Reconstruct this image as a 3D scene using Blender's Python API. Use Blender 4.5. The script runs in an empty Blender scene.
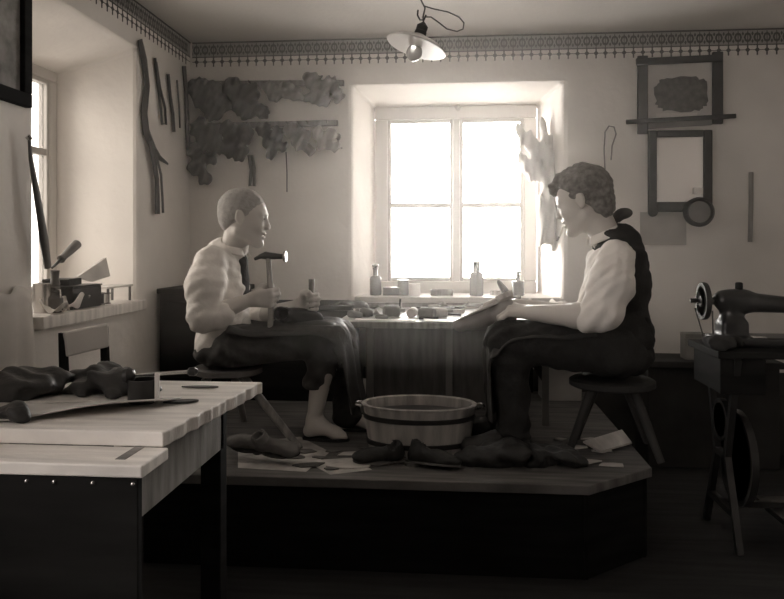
import bpy, bmesh, math, random
import numpy as np
from mathutils import Vector, Matrix, Euler
R = math.radians
random.seed(7)
sc = bpy.context.scene
COL = sc.collection

# ------------------------------------------------------------------ camera, world, exposure
H = 1.037; F = 750.0; CX = 392.0; HY = 247.0
YAW = math.atan2(67.0, F)
cam_d = bpy.data.cameras.new('camera'); cam = bpy.data.objects.new('camera', cam_d); COL.objects.link(cam)
cam.location = (0, 0, H); cam.rotation_euler = (math.pi/2, 0, YAW)
cam_d.sensor_width = 36; cam_d.lens = 36*F/784; cam_d.shift_y = -(299.5-HY)/784
cam_d.clip_start = 0.02
sc.camera = cam
w = bpy.data.worlds.new('sky'); sc.world = w; w.use_nodes = True
bg = w.node_tree.nodes['Background']
bg.inputs[0].default_value = (1.0, 0.950, 0.93, 1)
_wn = w.node_tree.nodes; _wl = w.node_tree.links          # sky strength shaped by direction to steer the light through each window
_tc = _wn.new('ShaderNodeTexCoord'); _sp = _wn.new('ShaderNodeSeparateXYZ'); _wl.new(_tc.outputs['Generated'], _sp.inputs[0])
def _rng(sock, f0, f1, t0, t1):
    n = _wn.new('ShaderNodeMapRange'); n.inputs['From Min'].default_value = f0; n.inputs['From Max'].default_value = f1
    n.inputs['To Min'].default_value = t0; n.inputs['To Max'].default_value = t1; _wl.new(sock, n.inputs['Value']); return n.outputs[0]
_ahead = _rng(_sp.outputs['Z'], -.2, .35, 8.0, 6.0)       # towards the back window: made stronger below the horizon to lift ceiling and upper walls
_fy = _rng(_sp.outputs['Y'], .80, .985, .12, 1.30)
_am = _wn.new('ShaderNodeMath'); _am.operation = 'MULTIPLY'; _wl.new(_ahead, _am.inputs[0]); _wl.new(_fy, _am.inputs[1]); _ahead = _am.outputs[0]
_left = _rng(_sp.outputs['Z'], -.10, .20, 6.0, 9.0)      # towards the left window: made weaker below the horizon, easing the niche ceiling
_side = _rng(_sp.outputs['X'], -.75, -.45, 1.0, 0.0)
_mu = _wn.new('ShaderNodeMix'); _wl.new(_side, _mu.inputs[0]); _wl.new(_ahead, _mu.inputs[2]); _wl.new(_left, _mu.inputs[3])
_wl.new(_mu.outputs[0], bg.inputs[1])
vs = sc.view_settings
vs.view_transform = 'Standard'; vs.look = 'None'; vs.gamma = 1; vs.exposure = 2.3; vs.use_curve_mapping = False
sc.cycles.max_bounces = 8; sc.cycles.diffuse_bounces = 5; sc.cycles.volume_bounces = 1
sc.cycles.sample_clamp_indirect = 6

def portal(name, loc, rot, sx, sy):
    l = bpy.data.lights.new(name, 'AREA'); l.shape = 'RECTANGLE'; l.size = sx; l.size_y = sy
    l.cycles.is_portal = True
    o = bpy.data.objects.new(name, l); COL.objects.link(o); o.location = loc; o.rotation_euler = rot
    return o
portal('daylight_back_window', (-0.03, 4.40, 1.38), (R(-90), 0, 0), 1.10, 1.25)
portal('daylight_left_window', (-2.00, 2.78, 1.38), (0, R(-90), 0), 1.25, 1.00)
portal('daylight_unseen_window', (-2.00, .15, 1.38), (0, R(-90), 0), 1.25, 1.20)

# ------------------------------------------------------------------ projection helper: where a pixel's ray meets a plane of the room
def ray(px, py):
    x = (px-CX)/F; z = -(py-HY)/F
    return Vector((-math.sin(YAW)+x*math.cos(YAW), math.cos(YAW)+x*math.sin(YAW), z))
def P(px, py, Y):
    d = ray(px, py); t = Y/d.y; return Vector((d.x*t, Y, H+d.z*t))
def PX(px, py, X):
    d = ray(px, py); t = X/d.x; return Vector((X, d.y*t, H+d.z*t))
def PZ(px, py, Z):
    d = ray(px, py); t = (Z-H)/d.z; return Vector((d.x*t, d.y*t, Z))

# ------------------------------------------------------------------ materials
def tone(v, warm=1.0):
    return (v*(1+.05*warm), v, v*(1-.055*warm), 1)
MATS = {}
def mat(name, v, rough=.8, warm=1.0, var=.25, scale=6, bump=.0, bscale=40, metal=0, stretch=(1,1,1), spec=.3, trans=0):
    if name in MATS: return MATS[name]
    m = bpy.data.materials.new(name); m.use_nodes = True; nt = m.node_tree; N = nt.nodes; L = nt.links
    b = N['Principled BSDF']; b.inputs['Roughness'].default_value = rough; b.inputs['Metallic'].default_value = metal
    b.inputs['Specular IOR Level'].default_value = spec
    tc = N.new('ShaderNodeTexCoord'); mp = N.new('ShaderNodeMapping'); mp.inputs['Scale'].default_value = stretch
    L.new(tc.outputs['Object'], mp.inputs[0])
    nz = N.new('ShaderNodeTexNoise'); nz.inputs['Scale'].default_value = scale; nz.inputs['Detail'].default_value = 5
    L.new(mp.outputs[0], nz.inputs['Vector'])
    cr = N.new('ShaderNodeValToRGB'); cr.color_ramp.elements[0].position = .3; cr.color_ramp.elements[1].position = .7
    cr.color_ramp.elements[0].color = tone(v*(1-var), warm); cr.color_ramp.elements[1].color = tone(min(.95, v*(1+var)), warm)
    L.new(nz.outputs[0], cr.inputs[0]); L.new(cr.outputs[0], b.inputs['Base Color'])
    if bump:
        n2 = N.new('ShaderNodeTexNoise'); n2.inputs['Scale'].default_value = bscale; n2.inputs['Detail'].default_value = 4
        L.new(mp.outputs[0], n2.inputs['Vector'])
        bp = N.new('ShaderNodeBump'); bp.inputs['Strength'].default_value = bump; bp.inputs['Distance'].default_value = .01
        L.new(n2.outputs[0], bp.inputs['Height']); L.new(bp.outputs[0], b.inputs['Normal'])
    if trans: b.inputs['Transmission Weight'].default_value = trans
    MATS[name] = m; return m
plaster = mat('plaster', .74, .95, var=.10, scale=2.2, bump=.25, bscale=25)
ceil_m  = mat('ceiling_plaster', .62, .95, var=.08, scale=2, bump=.2)
friezeB = mat('frieze_paint', .32, .95, var=.12, scale=4)
friezeD = mat('frieze_ink', .06, .95, var=.2, scale=9)
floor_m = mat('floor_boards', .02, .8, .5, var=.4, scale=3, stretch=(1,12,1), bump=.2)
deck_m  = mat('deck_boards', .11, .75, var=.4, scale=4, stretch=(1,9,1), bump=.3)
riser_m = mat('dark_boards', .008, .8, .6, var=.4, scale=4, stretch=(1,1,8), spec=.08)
winwood = mat('window_wood', .55, .6, var=.1, scale=4, stretch=(1,1,.2))
winbar  = mat('window_bar_wood', .45, .6, var=.1)
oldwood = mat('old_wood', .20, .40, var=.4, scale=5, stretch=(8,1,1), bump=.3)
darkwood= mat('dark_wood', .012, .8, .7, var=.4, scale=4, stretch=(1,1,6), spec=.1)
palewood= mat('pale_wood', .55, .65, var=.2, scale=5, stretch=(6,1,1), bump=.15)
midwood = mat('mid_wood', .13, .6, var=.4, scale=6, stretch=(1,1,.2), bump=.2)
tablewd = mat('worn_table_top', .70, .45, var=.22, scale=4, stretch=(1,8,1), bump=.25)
leatherD= mat('dark_leather', .03, .5, .7, var=.4, scale=9, bump=.3, bscale=60)
leatherM= mat('brown_leather', .12, .55, var=.4, scale=9, bump=.3, bscale=60)
leatherP= mat('pale_leather', .45, .7, var=.2, scale=9, bump=.2)
skin_m  = mat('skin', .58, .42, 1.2, var=.06, scale=6)
hairL   = mat('fair_hair', .36, .8, var=.15, scale=60, bump=.5, bscale=160)
hairD   = mat('brown_hair', .22, .7, var=.35, scale=50, bump=.6, bscale=120)
shirt_m = mat('white_shirt', .80, .9, var=.08, scale=8, bump=.2, bscale=70)
vest_m  = mat('dark_waistcoat', .03, .9, .8, var=.2, scale=20, bump=.3, bscale=90)
trous_m = mat('dark_trousers', .06, .9, .8, var=.25, scale=12, bump=.4, bscale=60)
trous2  = mat('dark_work_trousers', .025, .9, .8, var=.25, scale=12, bump=.4, bscale=60)
apron_m = mat('leather_apron', .035, .6, .8, var=.4, scale=7, bump=.4, bscale=40)
cloth_m = mat('hung_cloth', .42, .9, var=.08, scale=6)
metal_d = mat('dark_iron', .05, .35, .6, var=.3, scale=8, metal=.6, spec=.5)
metal_l = mat('bright_steel', .55, .25, .6, var=.1, metal=.9)
zinc_m  = mat('tub_staves', .42, .6, var=.35, scale=5, stretch=(5,5,.4), bump=.3)
black_m = mat('black_enamel', .012, .35, .4, var=.2, spec=.6)
white_m = mat('white_enamel', .75, .3, .8, var=.04, spec=.5)
paper_m = mat('paper', .80, .45, var=.08)
paperG  = mat('greyed_paper', .30, .9, var=.2, scale=14)
bottleM = mat('bottle_glass', .12, .12, .8, var=.1, spec=.6, trans=.08)
picture = mat('print_picture', .22, .6, var=.5, scale=14)
mirror_m= mat('mirror_glass', .85, .10, .8, var=.01, metal=.55)
cord_m  = mat('cord', .10, .8, var=.2)
glass_m = bpy.data.materials.new('window_glass'); glass_m.use_nodes = True
_n = glass_m.node_tree.nodes; _l = glass_m.node_tree.links; _n.remove(_n['Principled BSDF'])
_t = _n.new('ShaderNodeBsdfTransparent'); _t.inputs[0].default_value = (.97,.97,.95,1)
_g = _n.new('ShaderNodeBsdfGlossy'); _g.inputs['Roughness'].default_value = .02
_mx = _n.new('ShaderNodeMixShader'); _mx.inputs[0].default_value = .06
_l.new(_t.outputs[0], _mx.inputs[1]); _l.new(_g.outputs[0], _mx.inputs[2]); _l.new(_mx.outputs[0], _n['Material Output'].inputs[0])

# ------------------------------------------------------------------ object helpers
WM = {}     # object -> its world matrix
def tag(o, label=None, cat=None, group=None, kind=None):
    if label: o['label'] = label
    if cat: o['category'] = cat
    if group: o['group'] = group
    if kind: o['kind'] = kind
    return o
def thing(name, label, cat, loc=(0,0,0), rz=0, group=None, kind=None):
    o = bpy.data.objects.new(name, None); COL.objects.link(o); o.empty_display_size = .05
    o.location = loc; o.rotation_euler = (0,0,rz)
    WM[o] = Matrix.Translation(Vector(loc)) @ Matrix.Rotation(rz, 4, 'Z')
    return tag(o, label, cat, group, kind)
class MB:
    def __init__(s, local=False): s.v = []; s.f = []; s.local = local
    def add(s, vs, fs):
        n = len(s.v); s.v += [Vector(v) for v in vs]; s.f += [tuple(i+n for i in f) for f in fs]; return s
    def box(s, c, size, rot=None):
        c = Vector(c); h = Vector(size)/2
        vs = [Vector((x,y,z)) for x in (-h.x,h.x) for y in (-h.y,h.y) for z in (-h.z,h.z)]
        if rot is not None:
            M = rot if isinstance(rot, Matrix) else Euler(rot).to_matrix()
            vs = [M @ v for v in vs]
        return s.add([v+c for v in vs], [(0,1,3,2),(4,6,7,5),(0,4,5,1),(2,3,7,6),(0,2,6,4),(1,5,7,3)])
    def bar(s, a, b, wx, wz, side=None):
        a = Vector(a); b = Vector(b); d = b-a; L = d.length; d.normalize()
        up = Vector(side) if side is not None else (Vector((0,0,1)) if abs(d.z) < .9 else Vector((0,1,0)))
        x = d.cross(up).normalized(); z = x.cross(d)
        return s.box((a+b)/2, (wx, L, wz), Matrix((x, d, z)).transposed())
    def tube(s, pts, r, seg=10, caps=True, flat=None, side=None):
        pts = [Vector(p) for p in pts]; n = len(pts)
        rs = r if isinstance(r, (list, tuple)) else [r]*n
        vs = []; fs = []; px = None
        for i, p in enumerate(pts):
            d = (pts[min(i+1,n-1)] - pts[max(i-1,0)]).normalized()
            if px is None:
                ref = Vector(side) if side is not None else (Vector((0,0,1)) if abs(d.z) < .8 else Vector((0,1,0)))
                px = (ref - d*ref.dot(d)).normalized()
            else:
                px = (px - d*px.dot(d)).normalized()
            q = d.cross(px)
            for k in range(seg):
                a = 2*math.pi*k/seg
                vs.append(p + (px*math.cos(a) + q*math.sin(a)*(flat or 1))*rs[i])
        for i in range(n-1):
            for k in range(seg):
                k2 = (k+1) % seg
                fs.append((i*seg+k, i*seg+k2, (i+1)*seg+k2, (i+1)*seg+k))
        if caps: fs.append(tuple(range(seg-1,-1,-1))); fs.append(tuple((n-1)*seg+k for k in range(seg)))
        return s.add(vs, fs)
    def lathe(s, prof, c=(0,0,0), axis=(0,0,1), seg=28):
        c = Vector(c); ax = Vector(axis).normalized()
        x = (Vector((1,0,0)) if abs(ax.x) < .9 else Vector((0,1,0))); x = (x-ax*x.dot(ax)).normalized(); y = ax.cross(x)
        vs = []; fs = []; n = len(prof)
        for r, h in prof:
            for k in range(seg):
                a = 2*math.pi*k/seg; vs.append(c + ax*h + (x*math.cos(a)+y*math.sin(a))*max(r,1e-5))
        for i in range(n-1):
            for k in range(seg):
                k2 = (k+1) % seg; fs.append((i*seg+k, i*seg+k2, (i+1)*seg+k2, (i+1)*seg+k))
        if prof[0][0] > 1e-4: fs.append(tuple(range(seg-1,-1,-1)))
        if prof[-1][0] > 1e-4: fs.append(tuple((n-1)*seg+k for k in range(seg)))
        return s.add(vs, fs)
    def prism(s, poly, thick):   # poly: 3-D points in one plane; thick: extrusion vector
        n = len(poly); t = Vector(thick); a = [Vector(p) for p in poly]
        return s.add(a+[p+t for p in a], [tuple(range(n-1,-1,-1)), tuple(range(n,2*n))] + [(i,(i+1)%n,n+(i+1)%n,n+i) for i in range(n)])
    def grid(s, fn, nu, nv, close_u=False):
        vs = [fn(i/(nu-1), j/(nv-1)) for i in range(nu) for j in range(nv)]
        return s.add(vs, [(i*nv+j, (i+1)*nv+j, (i+1)*nv+j+1, i*nv+j+1) for i in range(nu-1) for j in range(nv-1)])
    def build(s, name, m, parent=None, bevel=0, smooth=False, solid=0, sub=0, origin=None):
        vs = s.v
        if parent is not None:
            M = WM[parent]
            if not s.local: Mi = M.inverted(); vs = [Mi @ v for v in vs]
            loc = Vector((0,0,0))
        else:
            xs = [v.x for v in vs]; ys = [v.y for v in vs]; zs = [v.z for v in vs]
            loc = Vector(origin) if origin is not None else Vector(((min(xs)+max(xs))/2, (min(ys)+max(ys))/2, min(zs)))
            vs = [v-loc for v in vs]
        me = bpy.data.meshes.new(name); me.from_pydata([tuple(v) for v in vs], [], s.f); me.validate()
        bm = bmesh.new(); bm.from_mesh(me); bmesh.ops.recalc_face_normals(bm, faces=bm.faces); bm.to_mesh(me); bm.free()
        me.materials.append(m)
        if smooth: me.polygons.foreach_set('use_smooth', [True]*len(me.polygons))
        o = bpy.data.objects.new(name, me); COL.objects.link(o); o.location = loc
        if parent is not None: o.parent = parent; WM[o] = WM[parent]
        else: WM[o] = Matrix.Translation(loc)
        if solid: md = o.modifiers.new('solid', 'SOLIDIFY'); md.thickness = solid; md.offset = 0
        if bevel: md = o.modifiers.new('bevel', 'BEVEL'); md.width = bevel; md.segments = 2; md.limit_method = 'ANGLE'
        if sub: md = o.modifiers.new('sub', 'SUBSURF'); md.levels = sub; md.render_levels = sub
        if smooth and not sub:
            me.set_sharp_from_angle(angle=R(40))
        return o

# ------------------------------------------------------------------ implicit surfaces for bodies, shoes, cloth bundles
class SDF:
    def __init__(s, lo, hi, h):
        s.lo = np.array(lo, float); s.h = h
        s.n = np.ceil((np.array(hi, float)-s.lo)/h).astype(int)+1
        s.F = np.full(s.n, 1.0, np.float32)
        s.ax = [(s.lo[i]+np.arange(s.n[i])*h).astype(np.float32) for i in range(3)]
    def region(s, lo, hi):
        a = np.clip(np.floor((np.array(lo)-s.lo)/s.h).astype(int), 0, s.n-1); b = np.clip(np.ceil((np.array(hi)-s.lo)/s.h).astype(int)+1, 1, s.n)
        sl = tuple(slice(a[i], max(b[i], a[i]+1)) for i in range(3))
        X = s.ax[0][sl[0]][:,None,None]; Y = s.ax[1][sl[1]][None,:,None]; Z = s.ax[2][sl[2]][None,None,:]
        return sl, X, Y, Z
    def comb(s, sl, d, k, sub=False):
        a = s.F[sl]
        if sub:
            d = -d; hh = np.maximum(k-np.abs(a-d), 0)/max(k,1e-6); s.F[sl] = np.maximum(a, d)+hh*hh*k/4
        else:
            hh = np.maximum(k-np.abs(a-d), 0)/max(k,1e-6); s.F[sl] = np.minimum(a, d)-hh*hh*k/4
    def cap(s, a, b, r0, r1=None, k=.015, sub=False):
        r1 = r0 if r1 is None else r1; a = np.array(a, float); b = np.array(b, float)
        pad = max(r0, r1)+k+3*s.h; sl, X, Y, Z = s.region(np.minimum(a,b)-pad, np.maximum(a,b)+pad)
        d = b-a; L2 = max(float(d@d), 1e-9)
        t = np.clip(((X-a[0])*d[0]+(Y-a[1])*d[1]+(Z-a[2])*d[2])/L2, 0, 1)
        q = np.sqrt((X-a[0]-t*d[0])**2+(Y-a[1]-t*d[1])**2+(Z-a[2]-t*d[2])**2)-(r0+(r1-r0)*t)
        s.comb(sl, q, k, sub); return s
    def chain(s, pts, rs, k=.015):
        for i in range(len(pts)-1): s.cap(pts[i], pts[i+1], rs[i], rs[i+1], k)
        return s
    def ell(s, c, r, M=None, k=.02, sub=False):
        c = np.array(c, float); r = np.array(r, float); pad = r.max()+k+3*s.h
        sl, X, Y, Z = s.region(c-pad, c+pad)
        X = X-c[0]; Y = Y-c[1]; Z = Z-c[2]
        A = np.array(M.transposed() if M is not None else Matrix.Identity(3), float)
        x = A[0,0]*X+A[0,1]*Y+A[0,2]*Z; y = A[1,0]*X+A[1,1]*Y+A[1,2]*Z; z = A[2,0]*X+A[2,1]*Y+A[2,2]*Z
        k0 = np.sqrt((x/r[0])**2+(y/r[1])**2+(z/r[2])**2)
        k1 = np.sqrt((x/r[0]**2)**2+(y/r[1]**2)**2+(z/r[2]**2)**2)+1e-9
        s.comb(sl, k0*(k0-1)/k1, k, sub); return s
    def box(s, c, hs, M=None, k=.01, rnd=.005, sub=False):
        c = np.array(c, float); pad = float(np.linalg.norm(hs))+k+3*s.h; sl, X, Y, Z = s.region(c-pad, c+pad)
        X = X-c[0]; Y = Y-c[1]; Z = Z-c[2]
        A = np.array(M.transposed() if M is not None else Matrix.Identity(3), float)
        q = [np.abs(A[i,0]*X+A[i,1]*Y+A[i,2]*Z)-hs[i]+rnd for i in range(3)]
        d = np.sqrt(sum(np.maximum(v,0)**2 for v in q))+np.minimum(np.maximum(np.maximum(q[0],q[1]),q[2]),0)-rnd
        s.comb(sl, d, k, sub); return s
    def plane(s, p, n, k=.004):          # keep only the side the normal points away from
        n = np.array(n, float); n /= np.linalg.norm(n); sl, X, Y, Z = s.region(s.lo, s.lo+s.n*s.h)
        d = (X-p[0])*n[0]+(Y-p[1])*n[1]+(Z-p[2])*n[2]
        s.F = np.maximum(s.F, d); return s
    def wrinkle(s, amp, dirs, seed=0):
        rg = np.random.RandomState(seed); X = s.ax[0][:,None,None]; Y = s.ax[1][None,:,None]; Z = s.ax[2][None,None,:]
        m = np.abs(s.F) < .05
        D = np.zeros_like(s.F)
        for (dx,dy,dz,fr) in dirs:
            ph = rg.rand(4)*6.28
            wv = np.sin(fr*(dx*X+dy*Y+dz*Z)+ph[0]+1.7*np.sin(17*(X+.6*Y)+ph[1])+1.5*np.sin(19*(Z-.5*X)+ph[2])+np.sin(23*Y+ph[3]))
            D += wv
        s.F = s.F + amp*D.astype(np.float32)*m/max(1,len(dirs)); return s
    def mesh(s, name, m, parent=None, smooth_it=0, local=False):
        F = s.F; F[0]=1; F[-1]=1; F[:,0]=1; F[:,-1]=1; F[:,:,0]=1; F[:,:,-1]=1
        ins = F < 0
        c = np.zeros(np.array(F.shape)-1, np.uint8)
        for i in (0,1):
            for j in (0,1):
                for k in (0,1):
                    c += ins[i:F.shape[0]-1+i, j:F.shape[1]-1+j, k:F.shape[2]-1+k]
        act = np.argwhere((c > 0) & (c < 8)); idx = np.full(c.shape, -1, np.int64)
        idx[act[:,0],act[:,1],act[:,2]] = np.arange(len(act))
        acc = np.zeros((len(act),3)); cnt = np.zeros(len(act))
        cor = [(i,j,k) for i in (0,1) for j in (0,1) for k in (0,1)]
        val = {q: F[act[:,0]+q[0], act[:,1]+q[1], act[:,2]+q[2]] for q in cor}
        for q in cor:
            for a in range(3):
                if q[a] == 0:
                    p = list(q); p[a] = 1; p = tuple(p); v0 = val[q]; v1 = val[p]; mm = (v0 < 0) != (v1 < 0)
                    t = np.where(mm, v0/np.where(mm, v0-v1, 1), 0)
                    pos = np.tile(np.array(q, float), (len(act),1)); pos[:,a] += t
                    acc += pos*mm[:,None]; cnt += mm
        V = s.lo + (act + acc/np.maximum(cnt,1)[:,None])*s.h
        faces = []
        for a in range(3):
            b, d = [(1,2),(2,0),(0,1)][a]
            sl0 = [slice(None)]*3; sl1 = [slice(None)]*3; sl0[a] = slice(0,-1); sl1[a] = slice(1,None)
            i0 = ins[tuple(sl0)]; i1 = ins[tuple(sl1)]
            for flip, E in ((False, i0 & ~i1), (True, ~i0 & i1)):
                e = np.argwhere(E); e = e[(e[:,b] > 0) & (e[:,d] > 0) & (e[:,b] < c.shape[b]) & (e[:,d] < c.shape[d])]
                if not len(e): continue
                def g(db, dd):
                    q = e.copy(); q[:,b] -= db; q[:,d] -= dd; return idx[q[:,0],q[:,1],q[:,2]]
                f = np.stack([g(1,1), g(0,1), g(0,0), g(1,0)], 1)
                if flip: f = f[:, ::-1]
                faces.append(f)
        f = np.concatenate(faces); f = f[(f >= 0).all(1)]
        if parent is not None and not local:
            Mi = np.array(WM[parent].inverted()); V = V @ Mi[:3,:3].T + Mi[:3,3]; loc = Vector((0,0,0))
        elif parent is not None: loc = Vector((0,0,0))
        else:
            loc = Vector(((V[:,0].min()+V[:,0].max())/2, (V[:,1].min()+V[:,1].max())/2, V[:,2].min())); V = V-np.array(loc)
        me = bpy.data.meshes.new(name)
        me.from_pydata(V.tolist(), [], f.tolist()); me.materials.append(m)
        me.polygons.foreach_set('use_smooth', [True]*len(me.polygons))
        o = bpy.data.objects.new(name, me); COL.objects.link(o); o.location = loc
        if parent is not None: o.parent = parent; WM[o] = WM[parent]
        else: WM[o] = Matrix.Translation(loc)
        if smooth_it: md = o.modifiers.new('smooth', 'SMOOTH'); md.iterations = smooth_it; md.factor = .5
        return o
def around(pts, r, h):
    a = np.array([tuple(p) for p in pts], float); return SDF(a.min(0)-r, a.max(0)+r, h)
def struct(o): o['kind'] = 'structure'; return o

# ------------------------------------------------------------------ the room
XL, XR, YB, YF, ZC = -1.43, 2.25, 3.90, -1.60, 2.13
DECK = 0.30
def wall_hole(name, mp, outer, h0, h1, thick, m):
    def rect(r, w): (u0,v0,u1,v1) = r; return [mp(u0,v0,w), mp(u1,v0,w), mp(u1,v1,w), mp(u0,v1,w)]
    vs = rect(outer,0)+rect(h0,0)+rect(h1,thick)+rect(outer,thick)
    fs = []
    for i in range(4):
        j = (i+1)%4
        fs += [(i,j,4+j,4+i), (4+i,4+j,8+j,8+i), (8+i,8+j,12+j,12+i), (12+i,12+j,j,i)]
    return struct(MB().add(vs, fs).build(name, m, bevel=.018))
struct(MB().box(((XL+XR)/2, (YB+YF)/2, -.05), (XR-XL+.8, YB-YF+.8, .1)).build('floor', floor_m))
struct(MB().box(((XL+XR)/2, (YB+YF)/2, ZC+.05), (XR-XL+.8, YB-YF+.8, .1)).build('ceiling', ceil_m))
struct(MB().box((XR+.1, (YB+YF)/2, ZC/2), (.2, YB-YF, ZC)).build('wall_right', plaster))
struct(MB().box(((XL+XR)/2, YF-.1, ZC/2), (XR-XL, .2, ZC)).build('wall_front', mat('dark_end_wall', .06, .9)))
# back wall with its splayed window niche
hx0 = P(352,200,YB).x; hx1 = P(563,200,YB).x; hz1 = P(459,83,YB).z; hz0 = P(459,299,YB).z
YW = YB+.34
ix0 = P(375,200,YW).x; ix1 = P(537,200,YW).x; iz1 = P(459,106,YW).z; iz0 = hz0+.005
wall_hole('wall_back', lambda u,v,w: Vector((u, YB+w, v)), (XL-.42,0,XR,ZC), (hx0,hz0,hx1,hz1), (ix0,iz0,ix1,iz1), .40, plaster)
# left wall with its niche
ly1 = PX(137,200,XL).y; ly0 = PX(34,200,XL).y; lz1 = PX(137,48,XL).z; lz0 = PX(137,302,XL).z
XW = XL-.36
wall_hole('wall_left', lambda u,v,w: Vector((XL-w, u, v)), (1.40,0,YB,ZC), (ly0,lz0,ly1,lz1), (ly0+.08,lz0,ly1-.02,lz1-.13), .42, plaster)

wall_hole('wall_left_near', lambda u,v,w: Vector((XL-w, u, v)), (YF,0,1.40,ZC), (-.50,.78,.80,1.95), (-.44,.78,.74,1.92), .42, plaster)
def window(name, mp, u0, u1, v0, v1, panes, m, glass=None, fw=.06, mull=.038, bar=.028, vbar=None):
    # mp(u,v,w): w = depth
    e = thing(name, None, None, mp((u0+u1)/2, v0, 0)); e['kind'] = 'structure'
    def bx(B, a, b, c, d, w0, w1):
        p = mp(a,c,w0); q = mp(b,d,w1); return B.box((p+q)/2, [abs(x) for x in (q-p)])
    B = MB(); bx(B,u0,u1,v0,v0+fw,0,.06); bx(B,u0,u1,v1-fw,v1,0,.06); bx(B,u0,u0+fw,v0+fw,v1-fw,0,.06); bx(B,u1-fw,u1,v0+fw,v1-fw,0,.06)
    B.build('window_frame', m, e, bevel=.006)
    um = (u0+u1)/2 if panes[0] is None else panes[0]
    bx(MB(), um-mull/2, um+mull/2, v0+fw, v1-fw, -.012, .05).build('mullion', winbar, e, bevel=.004)
    for (a,b) in ((u0+fw, um-mull/2), (um+mull/2, u1-fw)):
        s = .020; c = v0+fw; d = v1-fw
        B = MB(); bx(B,a,a+s,c,d,.005,.045); bx(B,b-s,b,c,d,.005,.045); bx(B,a+s,b-s,c,c+s,.005,.045); bx(B,a+s,b-s,d-s,d,.005,.045)
        B.build('sash', winbar, e, bevel=.003)
        bx(MB(), a+s, b-s, vbar-bar/2, vbar+bar/2, .008, .04).build('glazing_bar', winbar, e)
        bx(MB(), a+s, b-s, c+s, vbar-bar/2, .022, .026).build('pane', glass or glass_m, e)
        bx(MB(), a+s, b-s, vbar+bar/2, d-s, .022, .026).build('pane', glass or glass_m, e)
    return e
w1 = window('window_1', lambda u,v,w: Vector((u, YW+w, v)), ix0, ix1, iz0, iz1, (P(456.5,200,YW).x,), winwood, fw=.072, vbar=P(456,205,YW).z)
MB().lathe([(.014,0),(.016,.01),(.01,.03),(.0,.034)], (P(458,108,YW).x, YW, P(458,108,YW).z), (0,-1,0), 14).build('latch_knob', winwood, w1, smooth=True)
dimmed = glass_m.copy(); dimmed.name = 'dimmed_glass'  # darker panes added to dim the light into the left niche
dimmed.node_tree.nodes['Transparent BSDF'].inputs[0].default_value = (.45,.44,.42,1)
w2 = window('window_2', lambda u,v,w: Vector((XW-w, u, v)), ly0+.06, ly1-.02, lz0, lz1-.10, (None,), winwood, glass=dimmed, fw=.055, vbar=1.45)
half = dimmed.copy(); half.name = 'half_dimmed_glass'; half.node_tree.nodes['Transparent BSDF'].inputs[0].default_value = (.62,.61,.60,1)  # weaker tint that cuts the light of the out-of-view window
w3 = window('unseen_window', lambda u,v,w: Vector((XW-w, u, v)), -.42, .72, .80, 1.90, (None,), winwood, glass=half, fw=.055, vbar=1.45)  # unseen window, added for the light on the table and the boy
# sills
sl = MB().box(((hx0+hx1)/2, (YB+YW)/2-.005, hz0-.005), (hx1-hx0-.03, YW-YB-.01+.03, .03)).build('trim_1', mat('sill_board', .5, .5, var=.12, scale=5), bevel=.004); struct(sl)
sl = MB().box((XL-.16, (ly0+ly1)/2, lz0-.012), (.40, ly1-ly0+.02, .045)).build('trim_2', tablewd, bevel=.004); struct(sl)

# stencilled frieze under the ceiling: painted band, ring row and tassel row
def frieze(name, mp, u0, u1, phase=0):
    e = thing(name, None, None, mp((u0+u1)/2, ZC-.145, 0)); e['kind'] = 'structure'
    def q(B, a, b, c, d, w=.0015, w0=0):
        p = mp(a,c,w0); r = mp(b,d,w); B.box((p+r)/2, [max(abs(x),.0005) for x in (r-p)])
    B = MB(); q(B, u0, u1, ZC-.078, ZC-.006, .0012); B.build('painted_band', friezeB, e)
    B = MB(); q(B, u0, u1, ZC-.008, ZC-.001, .004); q(B, u0, u1, ZC-.083, ZC-.078, .002)
    q(B, u0, u1, ZC-.107, ZC-.104, .0015)
    per = .0465; n = int((u1-u0)/per)
    for i in range(n):
        uc = u0+(i+.5)*per; zc = ZC-.043
        for k in range(8):     # ring
            a0 = k*math.pi/4; a1 = a0+math.pi/4
            pts = [mp(uc+r*math.cos(a), zc+r*1.35*math.sin(a), .002) for r, a in ((.010,a0),(.019,a0),(.019,a1),(.010,a1))]
            B.prism(pts, mp(0,0,0)-mp(0,0,.0015))
        q(B, uc-.002, uc+.002, ZC-.078, ZC-.010, .002)
        for s_ in (-1,1):      # linking diamonds
            c = uc+s_*per/2
            B.prism([mp(c,zc+.03,.002), mp(c+s_*-.006,zc+.018,.002), mp(c,zc+.008,.002)], mp(0,0,0)-mp(0,0,.0015))
            B.prism([mp(c,zc-.03,.002), mp(c+s_*-.006,zc-.018,.002), mp(c,zc-.008,.002)], mp(0,0,0)-mp(0,0,.0015))
        q(B, uc-.0035, uc+.0035, ZC-.132, ZC-.083, .002)
        B.prism([mp(uc-.013,ZC-.1055,.002), mp(uc,ZC-.092,.002), mp(uc+.013,ZC-.1055,.002), mp(uc,ZC-.119,.002)], mp(0,0,0)-mp(0,0,.0015))
    B.build('stencil_pattern', friezeD, e)
frieze('trim_3', lambda u,v,w: Vector((u, YB-w, v)), XL+.01, XR-.01)
frieze('trim_4', lambda u,v,w: Vector((XL+w, u, v)), 1.2, YB-.01)

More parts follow.
